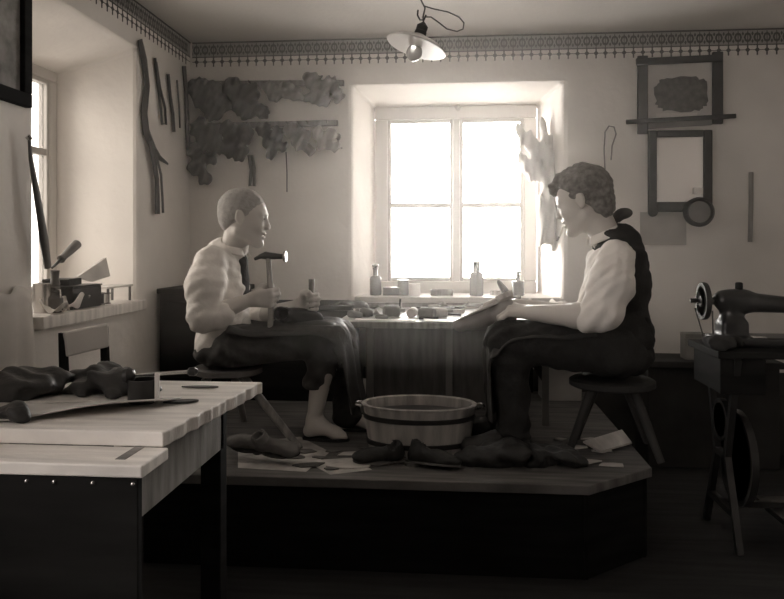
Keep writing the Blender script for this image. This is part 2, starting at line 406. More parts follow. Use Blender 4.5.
# ------------------------------------------------------------------ platform by the window
pl = thing('wooden_platform', 'low wooden platform by the window carrying both shoemakers, tub and stools', 'platform', (-.3, 3.1, 0))
px0 = XL+.40
fr = PZ(590,487,DECK); rc = PZ(652,468,DECK); rb = PZ(618,428,DECK); y0 = PZ(235,476,DECK).y
fr = Vector((fr.x, y0-.0, DECK)); xr2 = rb.x + (YB-.01-rb.y)*(rb.x-rc.x)/(rb.y-rc.y)*0
poly = [Vector((px0,y0,DECK)), fr, Vector((rc.x, rc.y, DECK)), Vector((rc.x+.0, YB-.01, DECK)), Vector((px0, YB-.01, DECK))]
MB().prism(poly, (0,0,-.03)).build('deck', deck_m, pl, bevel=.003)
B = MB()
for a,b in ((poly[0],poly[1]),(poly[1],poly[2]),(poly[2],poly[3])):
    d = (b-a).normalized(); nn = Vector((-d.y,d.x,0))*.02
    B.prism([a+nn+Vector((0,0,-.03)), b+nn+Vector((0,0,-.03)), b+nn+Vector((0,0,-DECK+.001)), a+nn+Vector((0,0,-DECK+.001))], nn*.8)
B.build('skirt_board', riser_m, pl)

# ------------------------------------------------------------------ foreground table
TZ = .70
fc = PZ(262,382,TZ); nc = PZ(165,432,TZ)
tx1 = (fc.x+nc.x)/2; ty1 = fc.y; ty0 = nc.y
tb = thing('work_table', 'worn wooden table in the left foreground with nailed front ledge and ragged edge', 'table', ((XL+tx1)/2, 1.5, 0))
rg = random.Random(3)
edge = [Vector((nc.x+(fc.x-nc.x)*i/26+rg.uniform(-.005,.003), ty0+(ty1-ty0)*i/26, TZ)) for i in range(27)]
edge2 = [Vector((XL+.012, ty1, TZ)), Vector((XL+.012, ty0, TZ))]
MB().prism(edge+edge2, (0,0,-.028)).build('table_top', tablewd, tb, bevel=.003)
ly = PZ(100,465,TZ-.03).y; ax1 = tx1-.06
lx1 = PZ(147,463,TZ-.03).x
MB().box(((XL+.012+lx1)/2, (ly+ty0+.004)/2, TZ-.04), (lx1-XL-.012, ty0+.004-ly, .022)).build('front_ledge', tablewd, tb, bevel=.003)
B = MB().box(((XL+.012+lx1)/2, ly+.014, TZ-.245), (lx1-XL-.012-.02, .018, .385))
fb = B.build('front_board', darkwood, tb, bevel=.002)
for px in (40,68,107,147):
    q = PZ(px,467,TZ-.05); MB().lathe([(.0042,0),(.003,.003),(0,.004)], (q.x, ly+.005, TZ-.062), (0,-1,0), 10).build('nail', metal_l, fb, smooth=True)
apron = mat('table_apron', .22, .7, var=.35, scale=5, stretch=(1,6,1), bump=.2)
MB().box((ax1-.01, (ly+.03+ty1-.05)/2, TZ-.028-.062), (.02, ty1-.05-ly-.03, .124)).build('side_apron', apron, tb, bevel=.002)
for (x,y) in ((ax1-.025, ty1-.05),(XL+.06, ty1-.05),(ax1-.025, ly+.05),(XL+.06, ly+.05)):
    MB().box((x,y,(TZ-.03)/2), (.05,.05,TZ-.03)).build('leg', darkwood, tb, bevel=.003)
# things on that table
def onT(px, py): return PZ(px, py, TZ)
def blob(name, label, cat, c, r, m, seed=1, lob=5, h=.006, rough_=.006, group=None, flatten=1):
    rg = random.Random(seed); c = Vector(c)
    S = SDF(c-Vector(r)*1.7-Vector((.02,.02,.02)), c+Vector(r)*1.7+Vector((.02,.02,.02)), h)
    for i in range(lob):
        o = Vector((rg.uniform(-.6,.6)*r[0], rg.uniform(-.6,.6)*r[1], rg.uniform(-.35,.25)*r[2]))
        S.ell(c+o, (r[0]*rg.uniform(.4,.7), r[1]*rg.uniform(.4,.7), r[2]*rg.uniform(.5,.8)), Euler((rg.uniform(-.3,.3),rg.uniform(-.3,.3),rg.uniform(0,3))).to_matrix(), .02)
    S.wrinkle(rough_, [(1,.3,.8,90),(.2,1,-.6,110)], seed)
    S.plane(c-Vector((0,0,r[2]*.75)), (0,0,-1))
    return tag(S.mesh(name, m), label, cat, group)
def on_plane(z, r): return z+r*.75
a = onT(22,392); b = onT(98,392)
blob('leather_offcut_heap', 'heap of dark leather offcuts at the wall end of the foreground table', 'leather', (a.x-.03, a.y-.02, on_plane(TZ,.035)), (.14,.09,.035), leatherD, 4, 8)
blob('leather_roll', 'rumpled dark leather lying across the middle of the foreground table', 'leather', (b.x-.01, b.y+.03, on_plane(TZ,.030)), (.15,.07,.030), leatherD, 9, 8)
q = onT(16,422)
blob('leather_purse', 'small dark leather bundle nearest the camera on the foreground table', 'leather', (q.x,q.y,on_plane(TZ,.018)), (.055,.035,.018), leatherD, 12, 4)
# curling sheet of pale leather
p0 = onT(2,425); p1 = onT(166,408)
def sheet(u, v):
    x = p0.x-.12+(p1.x-p0.x+.12)*u; yb = p0.y+.005+(p1.y-p0.y)*(u**2.2)
    y = yb+v*.17*(1-.5*u**3); z = TZ+.003+.016*max(0,math.sin(math.pi*(u*1.35-.5)))*(1-v)+.006*u*(1-v)
    return Vector((x,y,z))
tag(MB().grid(sheet, 24, 8).build('leather_sheet', leatherP, smooth=True, solid=.003), 'pale sheet of leather curling up along its front on the foreground table', 'leather')
# tin with tools
q = onT(143,402)
tn = thing('dark_tin', 'dark round tin with a pale bar beside it on the foreground table', 'tin', q)
MB().lathe([(.030,0),(.032,.003),(.032,.05),(.029,.05),(.029,.006),(.0,.006)], q, seg=24).build('can', metal_d, tn, smooth=True)
MB().bar(q+Vector((.036,-.01,0)), q+Vector((.036,-.01,.066)), .009,.009).build('upright_bar', palewood, tn, bevel=.001)
z2 = q.z+.058
t2 = thing('hand_drill', 'thin metal hand tool laid across the dark tin on the foreground table', 'tool', (q.x, q.y, z2-.008))
MB().tube([(q.x-.02,q.y-.0,z2),(q.x+.09,q.y+.03,z2+.004)], .004, 10).build('shaft', metal_l, t2, smooth=True)
MB().lathe([(.004,0),(.009,.004),(.010,.016),(.005,.022),(.0,.024)], (q.x+.088,q.y+.0295,z2+.004), (1,.27,.03), 14).build('pommel', metal_d, t2, smooth=True)
MB().lathe([(.0,0),(.015,.004),(.018,.014),(.012,.026),(.0,.03)], (q.x-.045,q.y-.005,z2), (1,.1,.0), 14).build('chuck', metal_d, t2, smooth=True)
q = onT(106,384)
tag(MB().box(q+Vector((0,.04,.021)), (.024,.02,.042), (0,0,.3)).build('wood_block', palewood, bevel=.002), 'small pale wooden block standing behind the dark leather on the foreground table', 'block')
def sole(name, label, c, L, W, ang, m, z, t=.004, group=None, lift=0):
    pts = []; c = Vector(c); M = Matrix.Rotation(ang, 3, 'Z')
    for k in range(26):
        a = 2*math.pi*k/26; x = math.cos(a); y = math.sin(a)
        wdt = W*(.5+.13*x-.16*math.cos(2*a)*.5)
        pts.append(Vector((c.x,c.y,z)) + M @ Vector((L/2*x, wdt*y, lift*(x+1))))
    return tag(MB().prism(pts, (0,0,t)).build(name, m, bevel=.001), label, 'leather sole', group)
q = onT(181,403); sole('shoe_sole', 'small dark cut-out sole lying near the right edge of the foreground table', q, .075, .026, .35, leatherD, TZ+.0015, .004)
q = onT(200,388); sole('shoe_sole', 'slim dark leather strip near the far edge of the foreground table', q, .09, .018, .05, leatherM, TZ+.0015, .003)

# ------------------------------------------------------------------ chair behind the table
c = P(88,335,2.17)
ch = thing('wooden_chair', 'old wooden chair with a broad pale back slat behind the foreground table', 'chair', (c.x, 2.2, 0))
zt = P(88,327,2.15).z
lft = P(67,332,2.10); rgt = P(108,326,2.24)
for (p, n_) in ((lft,1),(rgt,1)):
    MB().tube([(p.x,p.y,0),(p.x,p.y,.42),(p.x-.01,p.y-.005,p.z-.002)], [.016,.018,.013], 8).build('rear_leg', darkwood, ch, smooth=True)
dv = (rgt-lft); MB().bar((lft.x-.005,lft.y-.012,lft.z-.036), (rgt.x+.004,rgt.y-.012,rgt.z-.036+.01), .018, .074).build('back_slat', mat('back_slat_wood',.6,.6,var=.12,scale=4), ch, bevel=.006)
nv = Vector((-dv.y, dv.x, 0)).normalized(); dn = Vector((dv.x,dv.y,0)).normalized()
mid = (lft+rgt)/2; ctr = Vector((mid.x,mid.y,.41))+nv*.0
A4 = [Vector((lft.x,lft.y,.40))-dn*.02, Vector((rgt.x,rgt.y,.40))+dn*.02, Vector((rgt.x,rgt.y,.40))+nv*.30+dn*.05, Vector((lft.x,lft.y,.40))+nv*.30-dn*.05]
A4 = [Vector((min(max(v.x,XL+.03),9), v.y, v.z)) for v in A4]
MB().prism(A4, (0,0,.03)).build('seat', midwood, ch, bevel=.006)
for v in A4[2:]:
    cc = v+(ctr-v)*.12; MB().tube([(cc.x,cc.y,0),(cc.x,cc.y,.40)], [.013,.017], 8).build('front_leg', darkwood, ch, smooth=True)

# ------------------------------------------------------------------ left wall: picture, coat, straps
e0 = PX(-26,60,XL).y; e1 = PX(25,60,XL).y; pz0 = PX(30,110,XL).z; pz1 = min(ZC-.16, pz0+.47)
fm = thing('picture_frame', 'dark framed picture high on the left wall, cut by the photo edge', 'picture', (XL+.01,(e0+e1)/2,pz0))
B = MB(); fw = .045; X = XL+.014
B.box((X,(e0+e1)/2,pz0+fw/2),(.026,e1-e0,fw)); B.box((X,(e0+e1)/2,pz1-fw/2),(.026,e1-e0,fw)); B.box((X,e0+fw/2,(pz0+pz1)/2),(.026,fw,pz1-pz0-2*fw)); B.box((X,e1-fw/2,(pz0+pz1)/2),(.026,fw,pz1-pz0-2*fw))
B.build('frame', darkwood, fm, bevel=.004)
MB().box((XL+.006,(e0+e1)/2,(pz0+pz1)/2),(.008,e1-e0-2*fw+.004,pz1-pz0-2*fw+.004)).build('print', picture, fm)
# pale coat hanging
def coatf(u, v):
    y = 2.00+.36*u; z = .90-.46*v; dep = .035+.018*math.sin(u*21+v*3)+.012*math.sin(u*9+1)
    return Vector((XL+dep*(.35+.65*v)+.004, y+ (u-.5)*.10*v, z+.012*math.sin(u*17)*(1-v)))
tag(MB().grid(coatf, 40, 14).build('hung_sacking', mat('sacking', .7, .95, var=.12), smooth=True, solid=.006), 'pale cloth hanging in folds on the left wall behind the foreground table', 'cloth')
def strap(name, label, pts, wd, th, m, side, cat='strap', group=None):
    return tag(MB().tube(pts, wd, 8, flat=th/wd, side=side).build(name, m, smooth=True), label, cat, group)
def wl(px, py, off=.012): return PX(px, py, XL+off)
grp = None
a_ = thing('leather_strap', 'long doubled dark leather strap hanging beside the left window niche', 'strap', wl(158,214))
MB().tube([wl(140,40),wl(144,60),wl(147,85),wl(144,112),wl(146,132),wl(154,150),wl(160,158),wl(168,164)], [.022,.028,.026,.03,.032,.024,.014,.006], 8, flat=.35, side=(0,1,0)).build('upper_strap', leatherD, a_, smooth=True)
MB().tube([wl(150,140,.024),wl(154,160,.024),wl(157,180,.024),wl(157.5,214,.024)], [.018,.022,.02,.024], 8, flat=.35, side=(0,1,0)).build('lower_strap', leatherD, a_, smooth=True)
MB().tube([wl(155,150,.03),wl(161,175,.03),wl(162.5,200,.03),wl(163,213,.03)], [.010,.012,.012,.012], 8, flat=.35, side=(0,1,0)).build('thong', leatherD, a_, smooth=True)
strap('leather_strap', 'narrow looped strap hanging second from the left window niche', [wl(155,58),wl(158,85),wl(161,112),wl(162,124),wl(166,124),wl(165,108),wl(160,88),wl(156,62)], .009, .006, leatherD, (0,1,0))
strap('leather_strap', 'broad dark strap hanging third from the left window niche', [wl(168,74),wl(170,95),wl(173,115),wl(174,132)], .016, .006, leatherD, (0,1,0))
strap('leather_strap', 'dark strap hanging nearest the room corner on the left wall', [wl(184,66),wl(186,90),wl(187,115),wl(188,150)], .022, .008, leatherD, (0,1,0))
strap('leather_strap', 'thin thong hanging between broader straps on the left wall', [wl(177,80),wl(179,105),wl(180,128)], .007, .004, leatherD, (0,1,0))

# ------------------------------------------------------------------ back wall: racks of leather uppers
def wb(px, py, off=.02): return P(px, py, YB-off)
def rack(label, x0, y0_, x1, y1_):
    a = wb(x0,y0_,.012); b = wb(x1,y1_,.012)
    e = thing('wall_rail', label, 'rail', (a+b)/2); MB().bar(a,b,.022,.030).build('rail', oldwood, e, bevel=.003)
    n = 7
    for i in range(n):
        p = a.lerp(b,(i+.5)/n); MB().tube([p+Vector((0,-.008,0)), p+Vector((0,-.045,.006))], .0035, 6).build('peg', darkwood, e, smooth=True)
rack('upper wooden rail of leather pieces on the back wall, just under the frieze', 200, 84, 344, 83)
rack('lower wooden rail of leather pieces on the back wall behind the boy', 200, 126, 338, 123)
def upper(label, pts, rs, m, seed, group='cut leather pieces hung on the back wall', off=.055):
    ps = [wb(x,y,off) for x,y in pts]; S = around(ps, max(rs)+.03, .007)
    for p, r in zip(ps, rs):
        S.ell(p, (r, min(.035,r*.75), r), None, .02)
    S.wrinkle(.013, [(1,.2,.3,70),(.2,.5,1,95),(1,.4,-.5,150)], seed)
    S.plane((0,YB-.004,0), (0,1,0))
    return tag(S.mesh('leather_piece', m), label, 'leather', group)
upM = mat('hung_leather', .05, .85, var=.3, scale=12, bump=.3)
upL = mat('hung_leather_faded', .16, .9, var=.25, scale=12, bump=.3)
upper('large dark leather piece at the corner end of the upper rail', [(198,88),(206,100),(214,92),(222,104),(212,112)], [.06,.065,.06,.055,.05], upM, 1)
upper('dark drooping leather piece second from the corner on the upper rail', [(232,88),(240,98),(250,92),(254,108),(262,112),(244,110)], [.055,.06,.055,.045,.035,.05], upM, 2)
upper('brown leather upper in the middle of the upper rail', [(268,88),(275,94),(284,90),(292,94),(299,95)], [.035,.042,.042,.042,.03], upL, 3)
upper('big rounded leather upper at the window end of the upper rail', [(312,80),(320,90),(330,84),(338,96),(322,98),(308,97)], [.045,.055,.045,.035,.045,.03], upL, 4)
upper('dark leather piece at the corner end of the lower rail', [(200,128),(206,140),(214,132),(216,146)], [.055,.06,.055,.05], upM, 5)
upper('dark rounded leather piece second from the corner on the lower rail', [(228,130),(236,142),(244,132),(240,152),(228,150)], [.055,.06,.05,.045,.04], upM, 6)
upper('leather upper hanging third from the corner on the lower rail', [(264,130),(270,142),(276,134),(272,153),(282,146)], [.042,.045,.04,.032,.03], upM, 7)
upper('leather upper hanging fourth from the corner on the lower rail', [(292,130),(298,140),(304,136),(310,150),(300,146)], [.04,.042,.04,.032,.03], upL, 8)
upper('pale faded leather upper at the window end of the lower rail', [(318,132),(324,142),(332,134),(335,146)], [.036,.04,.036,.032], mat('hung_leather_pale', .30,.9,var=.2,scale=12), 9)
upper('long dark leather piece hanging lowest in the room corner', [(196,150),(199,165),(204,178),(210,158),(194,170)], [.045,.045,.04,.035,.035], upM, 10)
strap('leather_thong', 'short doubled thong hanging below the lower rail above the boy', [wb(249,155),wb(251,170),wb(250,186),wb(254,186),wb(254,168),wb(252,155)], .009, .005, upM, (1,0,0), 'strap')
strap('hanging_thong', 'thin cord hanging straight below the lower rail towards the window', [wb(286,152),wb(287,172),wb(287,192)], .003, .003, upM, (1,0,0), 'cord')

# ------------------------------------------------------------------ back wall, right side
# criss-cross frame
o = thing('picture_frame', 'dark framed picture with bars crossing past its corners, above the mirror', 'picture', wb(680,122,.0))
def wbar(e, name, a, b, wd, m, off, th=.02):
    a = P(a[0],a[1],YB-off); b = P(b[0],b[1],YB-off); return MB().bar(a,b,th,wd,side=(0,0,1) if abs(a.z-b.z)<abs(a.x-b.x) else (1,0,0)).build(name, m, e, bevel=.003)
def vbar_(e, name, a, b, wd, m, off, th=.02):
    a = P(a[0],a[1],YB-off); b = P(b[0],b[1],YB-off)
    return MB().box((a+b)/2, (wd, th, abs(a.z-b.z))).build(name, m, e, bevel=.003)
vbar_(o,'side_bar',(642,56),(643,134),.050,darkwood,.026); vbar_(o,'side_bar',(717,52),(718,124),.050,darkwood,.026)
wbar(o,'top_bar',(636,62),(722,58),.035,darkwood,.040,.014); wbar(o,'bottom_bar',(626,122),(736,116),.022,darkwood,.045,.014)
wbar(o,'lower_moulding',(648,126),(712,122),.030,mat('moulding',.16,.6),.024,.014)
MB().box((P(680,90,YB-.012).x, YB-.010, P(680,90,YB-.012).z), (.34,.012,.28)).build('mount', mat('picture_mount', .55, .8, var=.1), o)
B = MB(); rg = random.Random(5)
cx = P(681,92,YB-.02).x; cz = P(681,94,YB-.02).z; pts = []
for k in range(40):
    a = 2*math.pi*k/40; r = 1+rg.uniform(-.08,.08); pts.append(Vector((cx+.125*r*math.copysign(abs(math.cos(a))**.5,math.cos(a)), YB-.0165, cz+.085*r*math.copysign(abs(math.sin(a))**.5,math.sin(a)))))
B.prism(pts,(0,-.002,0)); B.build('printed_group', mat('printed_dark', .09, .8, var=.6, scale=40), o)
MB().box((cx-.02, YB-.0175, cz-.105),(.20,.002,.02)).build('caption_strip', mat('picture_mount_light', .7), o)
# mirror
o = thing('wall_mirror', 'dark framed mirror hanging on the back wall under the framed picture', 'mirror', wb(680,212,0))
m0 = P(648,212,YB-.03); m1 = P(712,130,YB-.03); fw = .042
mw = m1.x-m0.x; mh = m1.z-m0.z; mxc = (m0.x+m1.x)/2; mzc = (m0.z+m1.z)/2
B = MB(); Yf = YB-.03
for (cx_,cz_,sx,sz) in ((m0.x+fw/2,mzc,fw,mh),(m1.x-fw/2,mzc,fw,mh),(mxc,m0.z+fw*.6,mw-2*fw,fw*1.2),(mxc,m1.z-fw*.4,mw-2*fw,fw*.8)):
    B.box((cx_,Yf,cz_),(sx,.024,sz))
B.lathe([(.024,-.012),(.024,.012)], (m0.x+.024,Yf,m0.z-.0),(0,1,0),16)
B.build('frame', darkwood, o, bevel=.005)
MB().box((mxc,YB-.024,mzc),(mw-fw,.006,mh-fw)).build('looking_glass', mirror_m, o)
c = P(699,212,YB-.07)
o = thing('wall_clock', 'small round dark-rimmed wall piece overlapping the lower right corner of the mirror', 'clock', c)
MB().lathe([(.058,.025),(.072,.02),(.074,-.005),(.062,-.02),(.054,-.014),(.054,.0),(.05,.004)], c,(0,1,0),32).build('rim', darkwood, o, smooth=True)
MB().lathe([(.055,.0),(.055,-.006),(.0,-.012)], c,(0,1,0),32).build('face', mat('clock_face', .14, .35, spec=.5), o, smooth=True)
q = P(698,191,YB-.055); MB().box(q,(.044,.012,.03)).build('paper_tab', paper_m, o)
# paper sheet
a = P(640,245,YB); b = P(686,212,YB)
tag(MB().box(((a.x+b.x)/2,YB-.004,(a.z+b.z)/2),(b.x-a.x,.004,b.z-a.z)).build('wall_paper_sheet', mat('stained_sheet', .45,.9,var=.15)), 'darkened sheet of paper pinned to the wall under the mirror', 'paper')
strap('thong_loop', 'thin looped cord hanging on the wall above the man', [wb(606,190,.012),wb(604,150,.012),wb(605,132,.012),wb(609,126,.012),wb(614,127,.012),wb(616,134,.012),wb(612,146,.012),wb(611,160,.012)], .0035,.003, mat('faded_cord',.24,.9), (1,0,0),'cord')
strap('wall_lath', 'narrow faded strap hanging on the back wall right of the round clock', [wb(751,172,.01),wb(751,205,.01),wb(750,242,.01)], .012,.004, mat('faded_strap',.26,.9), (1,0,0),'strap')

# ------------------------------------------------------------------ corner chest behind the boy, chest at right
z0 = PX(158,297,XL+.2).z
a = P(160,300,3.30)
cc = thing('corner_cupboard', 'low dark cupboard in the room corner behind the boy', 'cupboard', (XL+.24,3.62,DECK*0))
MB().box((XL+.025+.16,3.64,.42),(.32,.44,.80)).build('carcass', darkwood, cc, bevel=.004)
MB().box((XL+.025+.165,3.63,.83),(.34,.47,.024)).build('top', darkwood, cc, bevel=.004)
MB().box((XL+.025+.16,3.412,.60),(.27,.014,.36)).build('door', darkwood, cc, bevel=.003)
a = P(655,361,3.62); b = P(725,361,3.62)
tc = thing('low_chest', 'low dark chest against the back wall right of the man', 'chest', (a.x+.2,3.72,0))
xa, xb, zt_ = a.x-.03, b.x+.25, a.z
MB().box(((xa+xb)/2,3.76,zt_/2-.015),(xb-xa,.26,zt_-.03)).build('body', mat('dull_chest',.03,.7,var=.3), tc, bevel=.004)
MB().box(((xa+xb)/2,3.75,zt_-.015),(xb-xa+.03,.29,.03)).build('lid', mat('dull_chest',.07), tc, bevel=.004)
p = P(684,357,3.68); q = P(706,331,3.68)
tag(MB().box(((p.x+q.x)/2,3.70,zt_+(q.z-p.z)/2+.001),(q.x-p.x,.09,q.z-p.z)).build('storage_box', mat('drab_box',.20,.8), bevel=.003), 'small drab box standing on the low chest beside the sewing machine', 'box')

# ------------------------------------------------------------------ hanging lamp
LY = 2.6; lc = P(417,44,LY)
lp = thing('pendant_lamp', 'white enamel lamp shade hanging tilted on a looped cord from the ceiling', 'lamp', lc)
axis = Vector((.30,.10,1)).normalized()
MB().lathe([(.105,-.012),(.107,-.010),(.085,.006),(.045,.020),(.022,.032),(.020,.030),(.043,.017),(.083,.003),(.104,-.013)], lc, axis, 40).build('lamp_shade', white_m, lp, smooth=True)
MB().lathe([(.018,.030),(.021,.034),(.021,.046),(.018,.048),(.020,.054),(.020,.066),(.012,.074),(.006,.080),(0,.081)], lc, axis, 18).build('socket', metal_d, lp, smooth=True)
MB().lathe([(.012,.032),(.012,.015),(.016,.0),(.026,-.022),(.028,-.036),(.022,-.052),(.010,-.061),(0,-.063)], lc, axis, 20).build('bulb', mat('bulb_glass',.6,.1,.5,spec=.6,trans=.5), lp, smooth=True)
def lpt(px,py): return P(px,py,LY)
tp = lc+axis*.078
MB().tube([tp, lpt(423,17), lpt(425,8), lpt(421,0), lpt(420,-12), Vector((lpt(420,0).x,LY,ZC))], .0028, 8).build('cord', cord_m, lp, smooth=True)
MB().tube([lpt(424,17),lpt(431,17),lpt(438,22),lpt(447,29),lpt(457,31.5),lpt(463,29),lpt(464,23),lpt(459,17),lpt(448,12),lpt(434,9),lpt(424,6)], .0024, 8).build('cord_loop', cord_m, lp, smooth=True)
MB().tube([lpt(418,10),lpt(417.5,15),lpt(420,20),lpt(424,20),lpt(426,15)], .003, 8).build('hook', metal_d, lp, smooth=True)
MB().lathe([(.03,0),(.028,-.008),(.01,-.016),(0,-.016)], (lpt(420,0).x,LY,ZC),(0,0,1),20).build('ceiling_rose', white_m, lp, smooth=True)

# ------------------------------------------------------------------ sewing machine and its table
MY = 2.78; mz = P(750,345,MY).z
st = thing('sewing_table', 'dark treadle table carrying the sewing machine at the right edge', 'table', (1.35,MY,0))
sx0 = P(702,350,MY).x; sx1 = sx0+.86
MB().box(((sx0+sx1)/2,MY,mz-.014),(sx1-sx0,.34,.026)).build('table_top', darkwood, st, bevel=.004)
MB().box((sx1-.16,MY,mz-.09),(.26,.29,.12)).build('drawer_case', darkwood, st, bevel=.004)
MB().box((sx0+.09,MY,mz-.09),(.15,.29,.12)).build('drawer_case', darkwood, st, bevel=.004)
for xs in (sx0+.07, sx1-.07):
    B = MB()
    for (y1,z1,y2,z2_) in ((-.17,0,-.05,.30),(.17,0,.05,.30),(-.05,.30,-.15,mz-.03),(.05,.30,.15,mz-.03),(-.05,.30,.05,.30),(-.12,.12,.12,.12),(-.15,mz-.04,.15,mz-.04)):
        B.bar((xs,MY+y1,z1+.002),(xs,MY+y2,z2_),.022,.022)
    B.lathe([(.06,-.01),(.075,-.01),(.075,.01),(.06,.01),(.06,-.01)],(xs,MY,.42),(1,0,0),20)
    B.build('cast_leg', metal_d, st)
MB().lathe([(.15,-.01),(.17,-.012),(.17,.012),(.15,.01),(.15,-.01)],(sx0+.13,MY+.02,.28),(1,0,0),32).build('drive_wheel', metal_d, st, smooth=True)
MB().box(((sx0+sx1)/2,MY,.10),(.40,.26,.02)).build('treadle', metal_d, st)
MB().bar((sx0+.07,MY,.12),(sx1-.07,MY,.12),.02,.02).build('cross_brace', metal_d, st)
sm = thing('sewing_machine', 'black sewing machine with spoked hand wheel at the right edge', 'sewing machine', (1.15,MY,mz))
bx0 = P(715,345,MY).x
zt2 = P(730,289,MY).z; pil0 = P(719,300,MY).x; pil1 = P(744,300,MY).x
S = SDF((bx0-.06,MY-.12,mz-.01),(bx0+.50,MY+.12,zt2+.05),.005)
S.box((bx0+.20,MY,mz+.018),(.21,.085,.016),None,.008,.006)
pc = (pil0+pil1)/2
S.box((pc,MY,mz+.05),(.046,.05,.04),None,.02,.015)
S.cap((pc,MY,mz+.05),(pc-.0,MY,zt2-.045),.040,.038,.03)
S.cap((pc-.028,MY,zt2-.040),(pc+.04,MY,zt2-.042),.036,.040,.02)
S.cap((pc+.03,MY,zt2-.045),(pc+.29,MY,zt2-.062),.037,.024,.02)
S.cap((pc+.29,MY,zt2-.062),(pc+.29,MY,mz+.075),.027,.024,.02)
S.mesh('machine_body', black_m, sm, 1)
wc = P(703.5,301,MY); 
MB().tube([(wc.x+.0,MY,wc.z),(pc-.02,MY,wc.z)],.013,14).build('shaft', metal_d, sm, smooth=True)
B = MB(); rr=.066
B.lathe([(rr-.013,-.008),(rr,-.009),(rr+.002,0),(rr,.009),(rr-.013,.008),(rr-.013,-.008)],(wc.x,MY,wc.z),(1,0,0),32)
B.lathe([(.02,-.012),(.02,.014)],(wc.x,MY,wc.z),(1,0,0),18)
for k in range(5):
    a = k*2*math.pi/5+.3; B.bar((wc.x,MY,wc.z),(wc.x,MY+math.sin(a)*(rr-.006),wc.z+math.cos(a)*(rr-.006)),.008,.014)
B.build('hand_wheel', metal_d, sm, smooth=True)
MB().tube([(wc.x-.013,MY+.02,wc.z),(wc.x-.04,MY+.02,wc.z)],.008,10).build('crank_handle', metal_d, sm, smooth=True)
MB().lathe([(.010,0),(.013,.004),(.013,.036),(.010,.040),(0,.041)],(P(739,289,MY).x,MY,zt2-.016),(0,0,1),16).build('spool', darkwood, sm, smooth=True)
nb = pc+.29
MB().tube([(nb,MY,mz+.08),(nb,MY,mz+.036)],.004,8).build('needle_bar', metal_l, sm, smooth=True)
MB().box((nb,MY,mz+.036),(.05,.05,.003)).build('face_plate', metal_l, sm)
q = P(758,343,MY-.07); MB().box((q.x,MY-.07,mz+.0365),(.05,.018,.003),(0,0,.2)).build('slide_plate', metal_l, sm)
for s_ in (-1,1):
    MB().tube([(wc.x+.012*s_,MY-.058*s_,wc.z-.03),(wc.x+.02,MY-.045*s_,mz+.002)],.0028,6).build('drive_belt', cord_m, sm)
blob('dark_cloth_bundle', 'dark cloth bundle lying on the sewing table beside the machine base', 'cloth', (sx0+.04,MY-.10,on_plane(mz-.001,.028)),(.07,.07,.028),vest_m,21,5)

# ================================================================== people
def mx(fwd, up):
    f = Vector(fwd).normalized(); u = Vector(up); u = (u-f*u.dot(f)).normalized(); l = u.cross(f)
    return Matrix((f, l, u)).transposed()          # columns: forward, left, up
def head(S, c, M, s, ear=True):
    c = Vector(c)
    def T(x,y,z): return c+M @ Vector((x*s,y*s,z*s))
    def rr(*r): return tuple(v*s for v in r)
    S.ell(T(-.014,0,.038), rr(.094,.074,.083), M, .01)
    S.ell(T(.028,0,.012), rr(.064,.060,.072), M, .02)
    S.ell(T(.036,0,-.040), rr(.050,.052,.062), M, .02)
    for q in (-1,1):
        S.cap(T(-.012,.050*q,-.050), T(.060,.018*q,-.092), .020*s, .016*s, .022)
        S.ell(T(.058,.036*q,-.024), rr(.022,.018,.018), M, .02)
        S.cap(T(.083,.012*q,.026), T(.072,.042*q,.024), .009*s, .008*s, .012)
        S.ell(T(.092,.031*q,.006), rr(.014,.017,.011), M, .010, sub=True)
        S.ell(T(.073,.031*q,.006), rr(.013,.013,.013), M, .003)
    S.ell(T(.070,0,-.096), rr(.021,.022,.017), M, .016)
    S.cap(T(.086,0,.010), T(.100,0,-.024), .007*s, .0115*s, .012)
    for q in (-1,1): S.ell(T(.098,.011*q,-.029), rr(.011,.008,.007), M, .006)
    S.ell(T(.084,0,-.052), rr(.013,.022,.007), M, .006)
    S.ell(T(.083,0,-.067), rr(.012,.020,.008), M, .006)
    S.box(T(.095,0,-.0595), rr(.012,.020,.0012), M, .003, .0005, sub=True)
    if ear:
        for q in (-1,1):
            S.ell(T(-.008,.074*q,.0), rr(.018,.007,.031), M @ Euler((0,R(-10),R(-18*q))).to_matrix(), .006)
            S.ell(T(-.003,.084*q,.004), rr(.009,.006,.018), M, .005, sub=True)
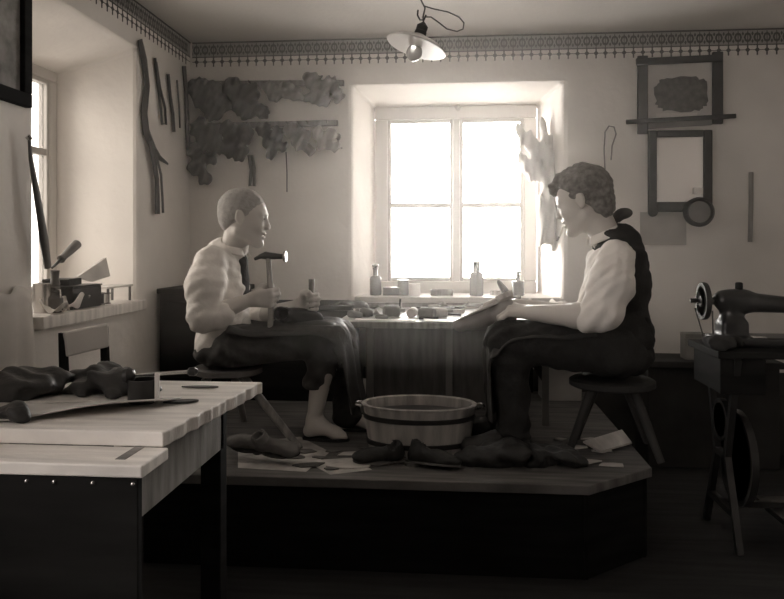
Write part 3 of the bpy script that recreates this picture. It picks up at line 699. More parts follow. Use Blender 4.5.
def hand(S, wr, fwd, palm, thumb, sc_=1.0, curl=(50,75,50), spread=.0, tcurl=1.0, k=.005):
    """palm: direction the palm faces; thumb: side the thumb is on"""
    f = Vector(fwd).normalized(); p = Vector(palm); p = (p-f*p.dot(f)).normalized(); t = f.cross(p); t = t if t.dot(Vector(thumb)) > 0 else -t
    wr = Vector(wr); s = sc_
    for i, off in enumerate((.030,.010,-.010,-.028)):
        S.cap(wr+t*off*.55*s+f*.006*s, wr+f*(.084-.004*abs(i-1))*s+t*off*s, .016*s, .0115*s, .010)
    L = (.043,.047,.044,.035); rad = (.0092,.0096,.0090,.0080)
    for i, off in enumerate((.031,.0105,-.010,-.029)):
        b = wr+f*(.086-.004*abs(i-1))*s+t*off*s; a = 0; pts = [b]; d = f
        for j, (ln, cu) in enumerate(zip((1,.62,.5), curl)):
            a += R(cu + (i-1.5)*3); d = f*math.cos(a)+p*math.sin(a)+t*spread*(1.5-i)*.1
            b = b+d*L[i]*ln*s; pts.append(b)
        S.chain(pts, [rad[i]*s*1.08, rad[i]*s, rad[i]*s*.92, rad[i]*s*.8], k)
    b0 = wr+f*.022*s+t*.022*s+p*.006*s; b1 = b0+(f*.55+t*.60+p*.45*tcurl).normalized()*.040*s
    b2 = b1+(f*.85+t*.1+p*.65*tcurl).normalized()*.032*s; b3 = b2+(f*.75-t*.30+p*.65*tcurl).normalized()*.024*s
    S.cap(wr+f*.02*s, b1, .016*s, .013*s, .012); S.chain([b0,b1,b2,b3], [.014*s,.012*s,.0105*s,.0088*s], k)
FOLD2 = [(.8,.3,.55,75),(1,.4,-.5,120),(-.5,.6,.8,150)]
FOLD = [(.7,.3,1,85),(1,.6,-.5,70),(-.4,1,.8,95)]

# ------------------------------------------------------------------ the boy
YB0 = 2.88
def b_(px, py, dy=0): return P(px, py, YB0+dy)
boy = thing('person', 'fair-haired boy in white shirt and apron holding up a hammer on the left stool', 'person', (b_(228,360).x, YB0, DECK))
hm = mx((1,.10,-.10), (.08,.06,1)); hc = b_(244.5,219,-.01)
lo = Vector((b_(180,1).x, YB0-.30, DECK-.01)); hi = Vector((b_(365,1).x, YB0+.30, b_(1,180).z))
S = SDF(lo, hi, .0045)
head(S, hc, hm, .95)
S.cap(hc+hm@Vector((-.028,0,-.045)), b_(232,252), .042, .050, .03)
S.ell(b_(227,285), (.075,.120,.115), None, .04); S.ell(b_(230,330), (.08,.12,.11), None, .05)       # trunk under the clothes
EL = b_(203,318,-.19); WR = b_(249,300,-.135); ELf = b_(238,322,.20); WRf = b_(297,306,.02)
for sh, el, wr in ((b_(214,262,-.13),EL,WR),(b_(226,262,.13),ELf,WRf)):
    S.chain([sh, el], [.042,.036], .03); S.chain([el, el.lerp(wr,.35), wr], [.036,.037,.0245], .015)
hand(S, WR+Vector((.006,0,.002)), (1,.12,.05), (.0,1,.1), (0,0,1), .92, (62,88,60), tcurl=1.2)
hand(S, WRf, (.92,-.1,.18), (.1,-1,.1), (0,0,1), .92, (58,82,55), tcurl=1.1)
for (hp, kn, an, dy) in ((b_(232,348,-.08), b_(328,338,-.10), b_(314,420,-.06), -.08), (b_(234,348,.08), b_(338,338,.08), b_(345,425,.11), .10)):
    S.chain([hp, kn], [.062,.048], .03); S.chain([kn, kn.lerp(an,.35), an], [.045,.044,.027], .02)
    z = DECK+.012; ax_, ay = an.x, an.y
    S.chain([(ax_-.018,ay,z+.024),(ax_+.02,ay,z+.045),(ax_+.085,ay-.008,z+.020),(ax_+.115,ay-.012,z+.014)], [.024,.030,.022,.013], .02)
    S.cap((ax_+.07,ay+.024,z+.016),(ax_+.10,ay+.022,z+.012),.016,.011,.015); S.cap(an,(ax_,ay,z+.04),.027,.027,.02)
    for j in range(5):
        S.cap((ax_+.098,ay-.022+j*.012,z+.010),(ax_+.128-.005*j,ay-.024+j*.0125,z+.008),.0085 if j==0 else .0065,.007 if j==0 else .0052,.004)
S.plane((0,0,DECK+.010),(0,0,-1))
S.mesh('body', skin_m, boy, 1)
# hair: close crop
S = SDF(hc-Vector((.14,.12,.12)), hc+Vector((.14,.12,.15)), .004)
def T(x,y,z): return hc+hm@Vector((x*.95,y*.95,z*.95))
S.ell(T(-.017,0,.040), (.0935,.0745,.0835), hm, .01)
S.ell(T(-.050,0,-.005), (.052,.060,.055), hm, .02)
S.ell(T(.120,0,-.028), (.080,.13,.088), hm, .012, sub=True); S.ell(T(.02,0,-.085), (.085,.13,.075), hm, .012, sub=True)
S.wrinkle(.0006, [(1,.5,1,200),(.2,1,-.8,240)], 3)
S.ell(T(-.006,-.086,-.002), (.020,.020,.034), hm, .004, sub=True)
S.mesh('hair', hairL, boy)
for q in (-1,1): MB().lathe([(0,-.0045),(.0045,0),(0,.0045)], T(.0845,.031*q,.006), (0,0,1), 10).build('pupil', metal_d, boy, smooth=True)
# shirt
S = SDF((lo.x-.02,lo.y,b_(1,372).z), (b_(300,1).x,hi.y,b_(1,236).z), .0055)
S.ell(b_(221,286), (.105,.148,.135), None, .05); S.ell(b_(222,262), (.070,.140,.062), None, .05)
S.ell(b_(224,325), (.098,.140,.120), None, .05); S.ell(b_(219,345), (.085,.135,.07), None, .04)
S.cap(b_(224,252), b_(234,248), .062, .058, .03)
S.chain([b_(211,262,-.13), b_(205,285,-.18), b_(204,315,-.195)], [.062,.068,.060], .03); S.chain([b_(204,317,-.195), b_(214,317,-.185)], [.060,.052], .02)
S.chain([b_(226,262,.13), b_(236,320,.20)], [.060,.056], .03); S.chain([ELf, ELf.lerp(WRf,.4)], [.052,.045], .02)
S.cap(b_(217,316,-.185), b_(221,315,-.178), .050, .049, .006)
S.wrinkle(.0045, FOLD2, 5)
ndir = (b_(240,243)-b_(229,256)).normalized()
S.cap(hc+hm@Vector((-.028,0,-.075)), hc+hm@Vector((-.03,0,-.0)), .054, .060, .006, sub=True)
S.ell(b_(252,270), (.050,.045,.070), None, .01, sub=True)
S.mesh('shirt', shirt_m, boy, 1)
# collar
colr = []
cN = b_(232.5,248); cM = mx((1,0,.0),(-.22,0,1))
def coll(u, v):
    a = -2.55+5.1*u; r = .058+.012*v; p = cM@Vector((r*1.02*math.cos(a+math.pi), r*1.02*math.sin(a+math.pi), .026-.030*v))
    return cN+p+Vector((0.0,0,-.018*abs(a)/2.55*1.6 - .0))
MB().grid(coll, 36, 5).build('collar', shirt_m, boy, smooth=True, solid=.003)
# dark vest under the open shirt
S = SDF(b_(215,310,-.12), b_(285,240,.12), .005)
S.ell(b_(231,284), (.066,.085,.098), None, .03); S.cap(b_(238,262),b_(237,296),.040,.044,.02)
S.mesh('undershirt', vest_m, boy, 1)
# trousers
S = SDF((b_(190,1).x,lo.y,b_(1,440).z), (b_(372,1).x,hi.y,b_(1,318).z), .0055)
S.ell(b_(222,350), (.100,.145,.062), None, .04)
S.chain([b_(232,347,-.08), b_(328,338,-.10)], [.080,.066], .03); S.chain([b_(234,347,.08), b_(340,336,.08)], [.080,.064], .03)
S.chain([b_(328,340,-.10), b_(322,362,-.085), b_(316,386,-.07)], [.062,.056,.052], .02)
S.chain([b_(340,338,.08), b_(345,375,.09), b_(347,415,.10)], [.060,.056,.056], .02)
S.wrinkle(.008, FOLD, 8)
q = b_(315,404,-.07); S.box((q.x,q.y,q.z),(.09,.075,.060),None,.006,.004,sub=True)
S.mesh('trousers', trous_m, boy, 1)
# leather apron over the lap, draped down from the knees
def path(u, pts):
    n = len(pts)-1; t = u*n; i = min(int(t), n-1); t -= i
    g = lambda k: Vector(pts[max(0,min(n,k))])
    p0,p1,p2,p3 = g(i-1),g(i),g(i+1),g(i+2)
    return .5*((2*p1)+(-p0+p2)*t+(2*p0-5*p1+4*p2-p3)*t*t+(-p0+3*p1-3*p2+p3)*t*t*t)
ap = [b_(240,322), b_(262,325), b_(300,322), b_(330,319), b_(346,327), b_(352,350), b_(356,378), b_(361,402)]
def apr(u, v):
    p = path(u, ap); q = (v-.5)*2
    wd = .185 if u < .6 else .175-.03*(u-.6)
    dip = .050*max(0,abs(q)-.55)**1*3.2*min(1,.25+u*1.2) * (1 if u < .68 else .3)
    sag = .012*math.cos(q*math.pi)*(1-u)
    x = p.x + (.014*math.sin(q*9+u*5)*u if u > .5 else 0) - (.05*max(0,abs(q)-.6) if u > .55 else 0)
    return Vector((x, YB0+q*wd-.0, p.z-dip-sag*.6+.004*math.sin(q*14+u*9)))
MB().grid(apr, 40, 36).build('apron', apron_m, boy, smooth=True, solid=.004)
tag(bpy.data.objects['apron'], None)
for q, an in ((-1,b_(314,420,-.06)),(1,b_(345,425,.11))):
    pts = []
    for k in range(24):
        a = 2*math.pi*k/24; pts.append(Vector((an.x+.045+.092*math.cos(a), an.y+.004+(.032+.006*math.cos(a))*math.sin(a)-.004*math.cos(a), DECK+.0005)))
    MB().prism(pts, (0,0,.011)).build('sandal_sole', leatherD, boy, bevel=.002)

# his hammer, the awl and the shoe on his lap
hx = WR+Vector((.006,0,.002))+Vector((1,.12,.05)).normalized()*.070+Vector((0,.024,.0))
hmr = thing('shoemaker_hammer', 'broad-faced hammer held upright in the boy\'s fist', 'hammer', (hx.x,hx.y,b_(1,318).z))
top = b_(268,254,hx.y-YB0)
MB().tube([Vector((hx.x-.002,hx.y,b_(1,322).z)), hx, Vector((top.x,hx.y,top.z))], [.012,.011,.010], 12).build('handle', mat('hammer_ash',.34,.6,var=.2), hmr, smooth=True)
tz = b_(268,256,hx.y-YB0)
MB().tube([(tz.x-.052,tz.y,tz.z-.012),(tz.x-.03,tz.y,tz.z-.002),(tz.x-.01,tz.y,tz.z+.002),(tz.x+.015,tz.y,tz.z),(tz.x+.05,tz.y,tz.z-.002),(tz.x+.060,tz.y,tz.z-.002)],[.006,.009,.015,.013,.010,.010],14).build('hammer_head', metal_d, hmr, smooth=True)
MB().lathe([(.010,0),(.019,.004),(.021,.010),(.020,.014),(0,.016)], (tz.x+.056,tz.y,tz.z-.002),(1,0,0),20).build('striking_face', metal_l, hmr, smooth=True)
ax0 = WRf+Vector((.92,-.1,.18)).normalized()*.066+Vector((.0,-.024,0))
tx_ = P(308,279,ax0.y)
MB().tube([(ax0.x,ax0.y,ax0.z-.05),(ax0.x,ax0.y,ax0.z),(ax0.x,ax0.y,tx_.z-.012),(ax0.x,ax0.y,tx_.z)],[.010,.011,.012,.012],14).build('punch_tool', oldwood, None, smooth=True)
tag(bpy.data.objects['punch_tool'], 'short upright wooden punch handle held in the boy\'s left fist', 'tool')
def shoe(name, label, c, M, L, mats=(leatherD, leatherM), h=.0055, shaft=.10, group=None, laid=False, cat='shoe', heel=True):
    c = Vector(c); e = thing(name, label, cat, c, group=group)
    r = L*1.0; S = SDF(c-Vector((r,r,r)), c+Vector((r,r,r)), h)
    def T(x,y,z): return c+M@Vector((x*L,y*L,z*L))
    S.ell(T(.30,0,.10), (.20*L,.155*L,.10*L), M, .02); S.ell(T(.05,0,.13), (.25*L,.13*L,.14*L), M, .02)
    S.ell(T(-.28,0,.14), (.17*L,.125*L,.16*L), M, .02)
    S.cap(T(-.22,0,.20), T(-.26,0,.20+shaft/L), .125*L, .13*L, .02)
    S.cap(T(-.22,0,.28), T(-.26,0,.30+shaft/L), .095*L, .105*L, .005, sub=True)
    S.box(T(-.25,0,.32+shaft/L), (.3*L,.3*L,.05*L), M, .004, sub=True)
    S.wrinkle(.0018, FOLD, 2)
    nz = M@Vector((0,0,-1)); p = T(0,0,.035); S.plane(tuple(p), tuple(nz))
    S.mesh('upper', mats[0], e)
    pts = []
    for k in range(28):
        a = 2*math.pi*k/28; x = math.cos(a); wdt = .145+.035*x-.03*math.cos(2*a)
        pts.append(T(.5*x*.97, wdt*math.sin(a), .0 if not heel else .012))
    MB().prism(pts, M@Vector((0,0,.03*L))).build('sole', mats[1], e, bevel=.001)
    pts = []
    for k in range(16):
        a = 2*math.pi*k/16; pts.append(T(-.36+.125*math.cos(a), .118*math.sin(a), -.06))
    MB().prism(pts, M@Vector((0,0,.075*L))).build('heel', mats[1], e, bevel=.001)
    return e
shoe('shoe', 'dark half-made shoe lying on the boy\'s lap under his left hand', P(297,316,YB0-.02)+Vector((0,0,-.004)), mx((1,.1,-.15),(.0,-1,.2)), .21, shaft=.03)

# ------------------------------------------------------------------ the boy's stool
def stool(label, c, top, feet, r=.14, ms=None, ml=None):
    e = thing('round_stool', label, 'stool', (c.x,c.y,DECK))
    MB().lathe([(r-.012,-.030),(r,-.024),(r,-.006),(r-.01,0),(r*.6,-.004),(0,-.008)], (c.x,c.y,top), (0,0,1), 36).build('seat', ms or midwood, e, smooth=True)
    for f in feet:
        d = (Vector((f[0],f[1],0))-Vector((c.x,c.y,0))).normalized()*r*.55
        MB().tube([(f[0],f[1],DECK+.001),((c.x+d.x),(c.y+d.y),top-.028)], [.013,.018], 10).build('leg', ml or oldwood, e, smooth=True)
    return e
c = b_(228,366); sz = b_(228,366).z
f1 = PZ(300,449,DECK)
stool('round three-legged wooden stool under the boy, one leg splayed forward', c, sz, [(f1.x,f1.y),(c.x-.17,c.y-.10),(c.x+.0,c.y+.22)], .135)

# ------------------------------------------------------------------ the man
YM = 2.75
def m_(px, py, dy=0): return P(px, py, YM+dy)
man = thing('person', 'man in white shirt and dark waistcoat bent over a shoe on the right stool', 'person', (m_(615,370).x, YM, DECK))
hm = mx((-1,.42,-.30), (-.30,.10,1)); hc = m_(583.5,202,-.0)
lo = Vector((m_(470,1).x, YM-.32, DECK-.01)); hi = Vector((m_(665,1).x, YM+.34, m_(1,158).z))
S = SDF(lo, hi, .0045)
head(S, hc, hm, .99)
S.cap(hc+hm@Vector((-.030,0,-.030)), m_(606,238), .046, .055, .03)
S.ell(m_(617,285), (.075,.130,.125), None, .04); S.ell(m_(618,335), (.08,.13,.11), None, .05)
EL = m_(597,317,-.22); WR = m_(533,313,-.10); ELf = m_(586,318,.24); WRf = m_(515,306,.10)
for sh, el, wr in ((m_(614,262,-.16),EL,WR),(m_(606,262,.16),ELf,WRf)):
    S.chain([sh, el], [.046,.041], .03); S.chain([el, el.lerp(wr,.3), wr], [.042,.042,.028], .015)
hand(S, WR, (-1,.25,.12), (-.1,.5,-1), (0,1,.3), 1.02, (38,55,35), tcurl=.7)
hand(S, WRf, (-1,-.15,.12), (-.1,-.5,-1), (0,-1,.3), 1.02, (38,55,35), tcurl=.7)
for (hp, kn, an) in ((m_(618,352,-.10), m_(508,342,-.10), m_(515,435,-.10)), (m_(616,352,.09), m_(504,342,.10), m_(500,435,.12))):
    S.chain([hp, kn], [.070,.056], .03); S.chain([kn, kn.lerp(an,.35), an], [.052,.050,.034], .02)
    S.chain([(an.x+.01,an.y,DECK+.05),(an.x-.09,an.y,DECK+.035)], [.035,.028], .02)
S.mesh('body', skin_m, man, 1)
def T(x,y,z): return hc+hm@Vector((x*.99,y*.99,z*.99))
S = SDF(hc-Vector((.17,.15,.15)), hc+Vector((.17,.15,.17)), .004)
S.ell(T(-.020,0,.046), (.0975,.079,.087), hm, .01)
S.ell(T(-.055,0,-.018), (.054,.060,.066), hm, .02)
S.ell(T(.112,0,-.012), (.094,.15,.106), hm, .010, sub=True); S.ell(T(.030,0,-.088), (.085,.14,.080), hm, .010, sub=True)
for x,y,z,r in ((.050,.0,.104,.034),(.072,-.012,.088,.030),(.090,.0,.072,.022),(.078,.026,.082,.026),(.020,-.02,.118,.030),(.094,-.022,.062,.016),(-.02,0,.120,.03)):
    S.ell(T(x,y,z), (r,r*.9,r*.75), hm, .012)
S.wrinkle(.003, [(1,.5,1,150),(.2,1,-.8,190)], 6)
S.mesh('hair', hairD, man)
for q in (-1,1): MB().lathe([(0,-.0045),(.0045,0),(0,.0045)], T(.0845,.031*q,.006), (0,0,1), 10).build('pupil', metal_d, man, smooth=True)
# white shirt: sleeves and collar
S = SDF((m_(560,1).x,lo.y-.02,m_(1,365).z), (m_(660,1).x,hi.y+.02,m_(1,222).z), .0055)
S.ell(m_(612,285), (.095,.145,.130), None, .05); S.ell(m_(613,258), (.080,.150,.062), None, .05); S.ell(m_(612,320), (.085,.13,.09), None, .04)
S.chain([m_(616,258,-.15), m_(611,285,-.21), m_(602,310,-.225)], [.062,.072,.066], .03); S.cap(m_(602,312,-.225), m_(588,318,-.200), .064, .050, .02)
S.chain([m_(606,258,.15), m_(590,315,.24)], [.060,.058], .03); S.chain([ELf, ELf.lerp(WRf,.35)], [.056,.048], .02)
S.wrinkle(.0048, FOLD2, 15)
S.cap(hc+hm@Vector((-.05,0,-.03)), m_(607,238), .062, .070, .006, sub=True)
S.mesh('shirt', shirt_m, man, 1)
cN = m_(604,233); cM = mx((-1,0,-.25),(-.35,0,1))
MB().grid(coll, 36, 5).build('collar', shirt_m, man, smooth=True, solid=.004)
# waistcoat
S = SDF((m_(570,1).x,YM-.24,m_(1,372).z), (m_(672,1).x,YM+.24,m_(1,225).z), .0055)
S.ell(m_(618,285), (.112,.158,.140), None, .05); S.ell(m_(618,256), (.092,.150,.066), None, .04); S.ell(m_(620,335), (.115,.158,.115), None, .05)
S.cap(m_(609,237), m_(619,243), .068, .074, .03)
S.cap(hc+hm@Vector((-.045,0,-.03)), m_(602,236), .058, .060, .006, sub=True)
S.ell(m_(588,262), (.048,.055,.080), None, .01, sub=True)
for q in (-1,1):
    S.ell(m_(607,266,q*.215), (.070,.085,.095), None, .012, sub=True)
S.wrinkle(.005, FOLD, 17)
S.mesh('waistcoat', vest_m, man, 1)
# trousers
S = SDF((m_(470,1).x,lo.y,DECK), (m_(672,1).x,hi.y,m_(1,310).z), .006)
S.ell(m_(621,354), (.110,.160,.075), None, .04)
S.chain([m_(616,350,-.10), m_(508,341,-.10)], [.092,.072], .03); S.chain([m_(614,350,.09), m_(504,341,.10)], [.092,.072], .03)
for kn, an in ((m_(508,341,-.10), m_(514,432,-.10)), (m_(504,341,.10), m_(500,432,.12))):
    S.chain([kn, kn.lerp(an,.5), an], [.070,.060,.056], .02)
S.wrinkle(.007, FOLD, 19); S.plane((0,0,DECK+.045),(0,0,-1))
S.mesh('trousers', trous2, man, 1)
for an in (m_(514,435,-.10), m_(500,435,.12)):
    S = SDF((an.x-.20,an.y-.08,DECK), (an.x+.10,an.y+.08,DECK+.16), .005)
    S.chain([(an.x+.015,an.y,DECK+.06),(an.x-.06,an.y,DECK+.05),(an.x-.15,an.y,DECK+.034)], [.045,.042,.036], .02); S.cap((an.x+.01,an.y,DECK+.05),(an.x+.005,an.y,DECK+.12),.042,.042,.02)
    S.plane((0,0,DECK+.008),(0,0,-1)); S.mesh('boot', leatherD, man, 1)
# apron
ap = [m_(588,326), m_(560,326), m_(525,323), m_(505,324), m_(493,334), m_(490,352), m_(491,380), m_(493,408)]
YB0_keep = YB0; YB0 = YM
MB().grid(apr, 40, 36).build('apron', apron_m, man, smooth=True, solid=.004)
YB0 = YB0_keep
q = m_(649,330,-.08)
S = SDF(q-Vector((.06,.06,.08)), q+Vector((.06,.06,.08)), .004)
S.cap(q,q+Vector((-.01,0,.03)),.012,.016,.01); S.cap(q,q+Vector((.008,.0,-.035)),.011,.014,.01); S.ell(q,(.014,.016,.012),None,.01)
S.mesh('apron_bow', vest_m, man)
q = m_(620,214,.02)
S = SDF(q-Vector((.09,.08,.08)), q+Vector((.09,.08,.08)), .004)
S.ell(q+Vector((.012,0,.002)),(.032,.026,.020),None,.01); S.ell(q+Vector((-.012,0,-.012)),(.02,.02,.014),None,.01); S.cap(q+Vector((-.01,0,-.012)),m_(607,232,.02),.014,.018,.01)
S.wrinkle(.002,FOLD,2); S.mesh('neckerchief', leatherM, man)
# pipe
mth = T(.092,-.004,-.060); pe = P(557,241,mth.y-.02)
pp = thing('cigarette', 'thin pale cigarette hanging down from the man\'s mouth', 'cigarette', pe)
MB().tube([mth, pe.lerp(mth,.25)], .0040, 10).build('paper_tube', paper_m, pp, smooth=True)
MB().tube([pe.lerp(mth,.25), pe], [.0040,.0034], 10).build('ash_tip', mat('ash',.3,.9), pp, smooth=True)
# the shoe he works on
c = m_(482,308,-.02)
shoe('shoe', 'shoe held upside down over the bench edge in the man\'s hands', c, mx((-.85,.25,-.42),(-.42,.1,-.9)), .26, mats=(mat('tan_leather',.28,.6,var=.3),leatherP), shaft=.05)
# stool
c = m_(612,378); 
fa = PZ(652,462,DECK); fb_ = PZ(566,455,DECK)
stool('round wooden stool with splayed legs under the man', c, m_(612,378).z, [(c.x+.14,c.y-.12),(c.x-.17,c.y-.08),(c.x+.16,c.y+.16),(c.x-.10,c.y+.18)], .15, mat('stained_seat',.035,.7), mat('stained_leg',.04,.7))

# ================================================================== the shoemakers' bench under the window
BY0, BY1 = 3.12, YB-.012
BZ = P(410,322,BY0).z
bx0_ = P(336,322,BY0).x; bx1_ = P(556,322,BY0).x
bn = thing('workbench', 'long dark workbench under the window covered with tools and scraps', 'workbench', ((bx0_+bx1_)/2,(BY0+BY1)/2,DECK))
MB().box(((bx0_+bx1_)/2,(BY0+BY1)/2,BZ-.014),(bx1_-bx0_,BY1-BY0,.028)).build('bench_top', oldwood, bn, bevel=.004)
pa = P(366,350,BY0+.04).x; pb_ = P(500,350,BY0+.04).x
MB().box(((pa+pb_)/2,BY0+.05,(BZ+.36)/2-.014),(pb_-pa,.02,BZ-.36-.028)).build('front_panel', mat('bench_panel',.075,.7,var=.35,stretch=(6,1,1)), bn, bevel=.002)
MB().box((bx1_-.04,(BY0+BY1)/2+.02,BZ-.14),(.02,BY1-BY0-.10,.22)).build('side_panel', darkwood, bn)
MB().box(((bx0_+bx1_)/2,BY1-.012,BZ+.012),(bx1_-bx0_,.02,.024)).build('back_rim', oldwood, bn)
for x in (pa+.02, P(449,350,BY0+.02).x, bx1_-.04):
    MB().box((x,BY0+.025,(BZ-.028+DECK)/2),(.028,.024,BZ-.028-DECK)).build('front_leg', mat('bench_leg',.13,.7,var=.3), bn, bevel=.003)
for x in (bx0_+.12, bx1_-.04):
    MB().box((x,BY1-.03,(BZ-.028+DECK)/2),(.035,.035,BZ-.028-DECK)).build('rear_leg', darkwood, bn, bevel=.003)
def onB(px, py): return PZ(px, py, BZ)
def put(px, py, dz=0.0008): p = onB(px, py); return Vector((p.x, p.y, BZ+dz))
def bb(px, Y): p = P(px,300,Y); return Vector((p.x,Y,BZ+.0008))
def bottle(name, label, c, r, hgt, m, neck=.35, stopper=None, seg=20, square=False):
    e = thing(name, label, 'bottle', c)
    nr = r*neck; s_ = hgt
    MB().lathe([(0,.0),(r*.9,0),(r,.004),(r,s_*.60),(r*.9,s_*.655),(nr,s_*.69),(nr,s_*.92),(nr*1.25,s_*.93),(nr*1.25,s_*.98),(0,s_*.98)], c, (0,0,1), 4 if square else seg).build('glass_body', m, e, smooth=not square)
    if stopper: MB().lathe([(0,s_*.98),(nr*.7,s_*.981),(nr*1.5,s_*1.03),(nr*1.3,s_*1.10),(0,s_*1.13)], c, (0,0,1), 16).build('stopper', stopper, e, smooth=True)
    return e
def tin(name, label, c, r, hgt, m, cat='tin', lid=None, filled=None):
    e = thing(name, label, cat, c)
    MB().lathe([(0,0),(r,0),(r,.002),(r,hgt),(r*.93,hgt),(r*.93,.004),(0,.004)], c,(0,0,1),24).build('can', m, e, smooth=True)
    if lid: MB().lathe([(0,hgt+.001),(r*1.04,hgt+.001),(r*1.04,hgt+.007),(0,hgt+.008)], c,(0,0,1),24).build('lid', lid, e, smooth=True)
    elif filled: MB().lathe([(0,hgt*.8),(r*.92,hgt*.8)], c,(0,0,1),20).build('contents', filled, e)
    return e
def smallbox(name, label, c, size, rz, m, cat='box', lidm=None):
    e = thing(name, label, cat, c, rz); h_ = size[2]
    B = MB(True); t = .004
    B.box((0,0,t/2),(size[0],size[1],t))
    for s_ in (-1,1): B.box((0,s_*(size[1]/2-t/2),h_/2),(size[0],t,h_)); B.box((s_*(size[0]/2-t/2),0,h_/2),(t,size[1]-2*t,h_))
    B.build('box_body', m, e)
    if lidm: MB(True).box((0,0,h_+.004),(size[0]+.004,size[1]+.004,.007)).build('lid', lidm, e, bevel=.001)
    else: MB(True).box((0,0,h_*.6),(size[0]-2.2*t,size[1]-2.2*t,.003)).build('contents', leatherM, e)
    return e
def awl(label, c, rz, L=.13, name='awl', m=midwood, z=0):
    e = thing(name, label, 'awl', c, rz); rr = .010
    MB(True).lathe([(0,0),(.006,.001),(.011,.010),(.012,.03),(.008,.05),(.006,.056)], (0,0,rr*1.15), (1,0,0), 14).build('handle', m, e, smooth=True)
    MB(True).tube([(.054,0,rr*1.15),(L*.8,0,rr),(L,0,rr*.6)], [.003,.0022,.0008], 8).build('blade', metal_l, e, smooth=True); return e
def knife(label, c, rz, L=.17):
    e = thing('shoe_knife', label, 'knife', c, rz)
    MB(True).box((L*.25,0,.006),(L*.5,.016,.010)).build('handle', darkwood, e, bevel=.003)
    MB(True).prism([(L*.5,-.009,.006),(L*.95,-.009,.006),(L,.004,.006),(L*.5,.009,.006)],(0,0,.0018)).build('blade', metal_l, e); return e
def hammer(label, c, rz, L=.20):
    e = thing('cobbler_hammer', label, 'hammer', c, rz)
    MB(True).tube([(0,0,.012),(L*.6,0,.012),(L,0,.013)],[.010,.008,.007],12).build('handle', midwood, e, smooth=True)
    MB(True).tube([(L,-.050,.014),(L,-.02,.015),(L,.012,.015),(L,.028,.016),(L,.036,.017)],[.004,.010,.012,.012,.016],14).build('hammer_head', metal_d, e, smooth=True); return e
def pliers(label, c, rz, L=.19):
    e = thing('lasting_pliers', label, 'pliers', c, rz)
    for s_ in (-1,1):
        MB(True).tube([(0,.028*s_,.008),(L*.3,.022*s_,.008),(L*.62,.006*s_,.008),(L*.70,0,.008+.002*s_),(L*.80,-.012*s_,.008),(L*.92,-.010*s_,.008),(L,-.002*s_,.008)],[.006,.006,.006,.008,.007,.006,.005],8).build('jaw_arm', metal_d, e, smooth=True)
    MB(True).lathe([(0,0),(.007,0),(.007,.018),(0,.018)],(L*.70,0,.0),(0,0,1),14).build('rivet', metal_l, e); return e
def brush(label, c, rz, L=.15):
    e = thing('bristle_brush', label, 'brush', c, rz)
    MB(True).box((0,0,.030),(L,.045,.014)).build('brush_back', palewood, e, bevel=.005)
    MB(True).box((0,0,.012),(L*.92,.038,.023)).build('bristles', leatherD, e, bevel=.002); return e
def spool(label, c, m=paper_m, r=.016, h_=.035):
    e = thing('thread_spool', label, 'spool', c)
    MB().lathe([(0,0),(r,0),(r,.004),(r*.5,.005),(r*.5,h_-.005),(r,h_-.004),(r,h_),(0,h_)],c,(0,0,1),18).build('reel', midwood, e, smooth=True)
    MB().lathe([(r*.52,.005),(r*.85,.007),(r*.85,h_-.007),(r*.52,h_-.005)],c,(0,0,1),18).build('thread', m, e, smooth=True); return e
def paper(name, label, c, sx, sy, rz, m, curl=.02, seed=1, cat='paper', drop=0):
    rg = random.Random(seed); ph = rg.uniform(0,6)
    M = Matrix.Rotation(rz,3,'Z')
    def f(u,v):
        x = (u-.5)*sx; y = (v-.5)*sy; z = curl*(abs(u-.5)*2)**2*(.5+.5*math.sin(ph+3*v))+.0015+curl*.15*(1+math.sin(9*u+7*v+ph))
        if drop and v < .25: z -= (.25-v)*drop
        return Vector(c)+M@Vector((x,y,z))
    return tag(MB().grid(f,14,10).build(name, m, smooth=True, solid=.0015), label, cat)
def last(name, label, c, M, L, m, cat='shoe last'):
    c = Vector(c); S = SDF(c-Vector((L,L,L)), c+Vector((L,L,L)), .005)
    def T(x,y,z): return c+M@Vector((x*L,y*L,z*L))
    S.ell(T(.28,0,.09),(.22*L,.15*L,.085*L),M,.02); S.ell(T(0,0,.12),(.26*L,.11*L,.12*L),M,.02); S.ell(T(-.30,0,.14),(.16*L,.12*L,.15*L),M,.02); S.cap(T(-.22,0,.2),T(-.24,0,.38),.10*L,.085*L,.02)
    S.plane(tuple(T(0,0,.02)), tuple(M@Vector((0,0,-1))))
    return tag(S.mesh(name, m), label, cat)

# things on the bench
rb_ = mx((1,.2,0),(0,0,1))
paper('white_sheet', 'white paper sheet on the bench front edge between the two shoemakers', put(452,322)+Vector((0,.03,0)), .24,.09,.05,paper_m,.004,2)
paper('white_sheet', 'narrow pale paper strip on the bench front edge nearer the boy', put(385,321)+Vector((0,.02,0)), .26,.05,-.03,paper_m,.004,5)
blob('leather_pile', 'low dark pile of leather at the boy\'s end of the bench', 'leather', tuple(put(347,312,0)+Vector((0,.05,.022))), (.09,.08,.030), leatherD, 31, 6)
blob('leather_scrap', 'dark crumpled leather scrap on the bench near the boy\'s knee', 'leather', tuple(put(362,318,0)+Vector((0,.03,.016))), (.06,.04,.020), leatherM, 32, 4)
paper('curled_scrap', 'pale leather scrap curling up left of the bench vice peg', put(383,316), .09,.07,.4,leatherP,.030,7,'leather')
paper('curled_scrap', 'curled brown leather scrap behind the narrow paper strip', put(372,310)+Vector((0,.05,0)), .10,.06,-.5,leatherM,.035,9,'leather')
peg = thing('peg_block', 'small upright peg standing in the middle of the bench clutter', 'peg', put(400,312))
MB().box(put(400,312)+Vector((0,0,.008)),(.05,.04,.016)).build('block', midwood, peg, bevel=.002)
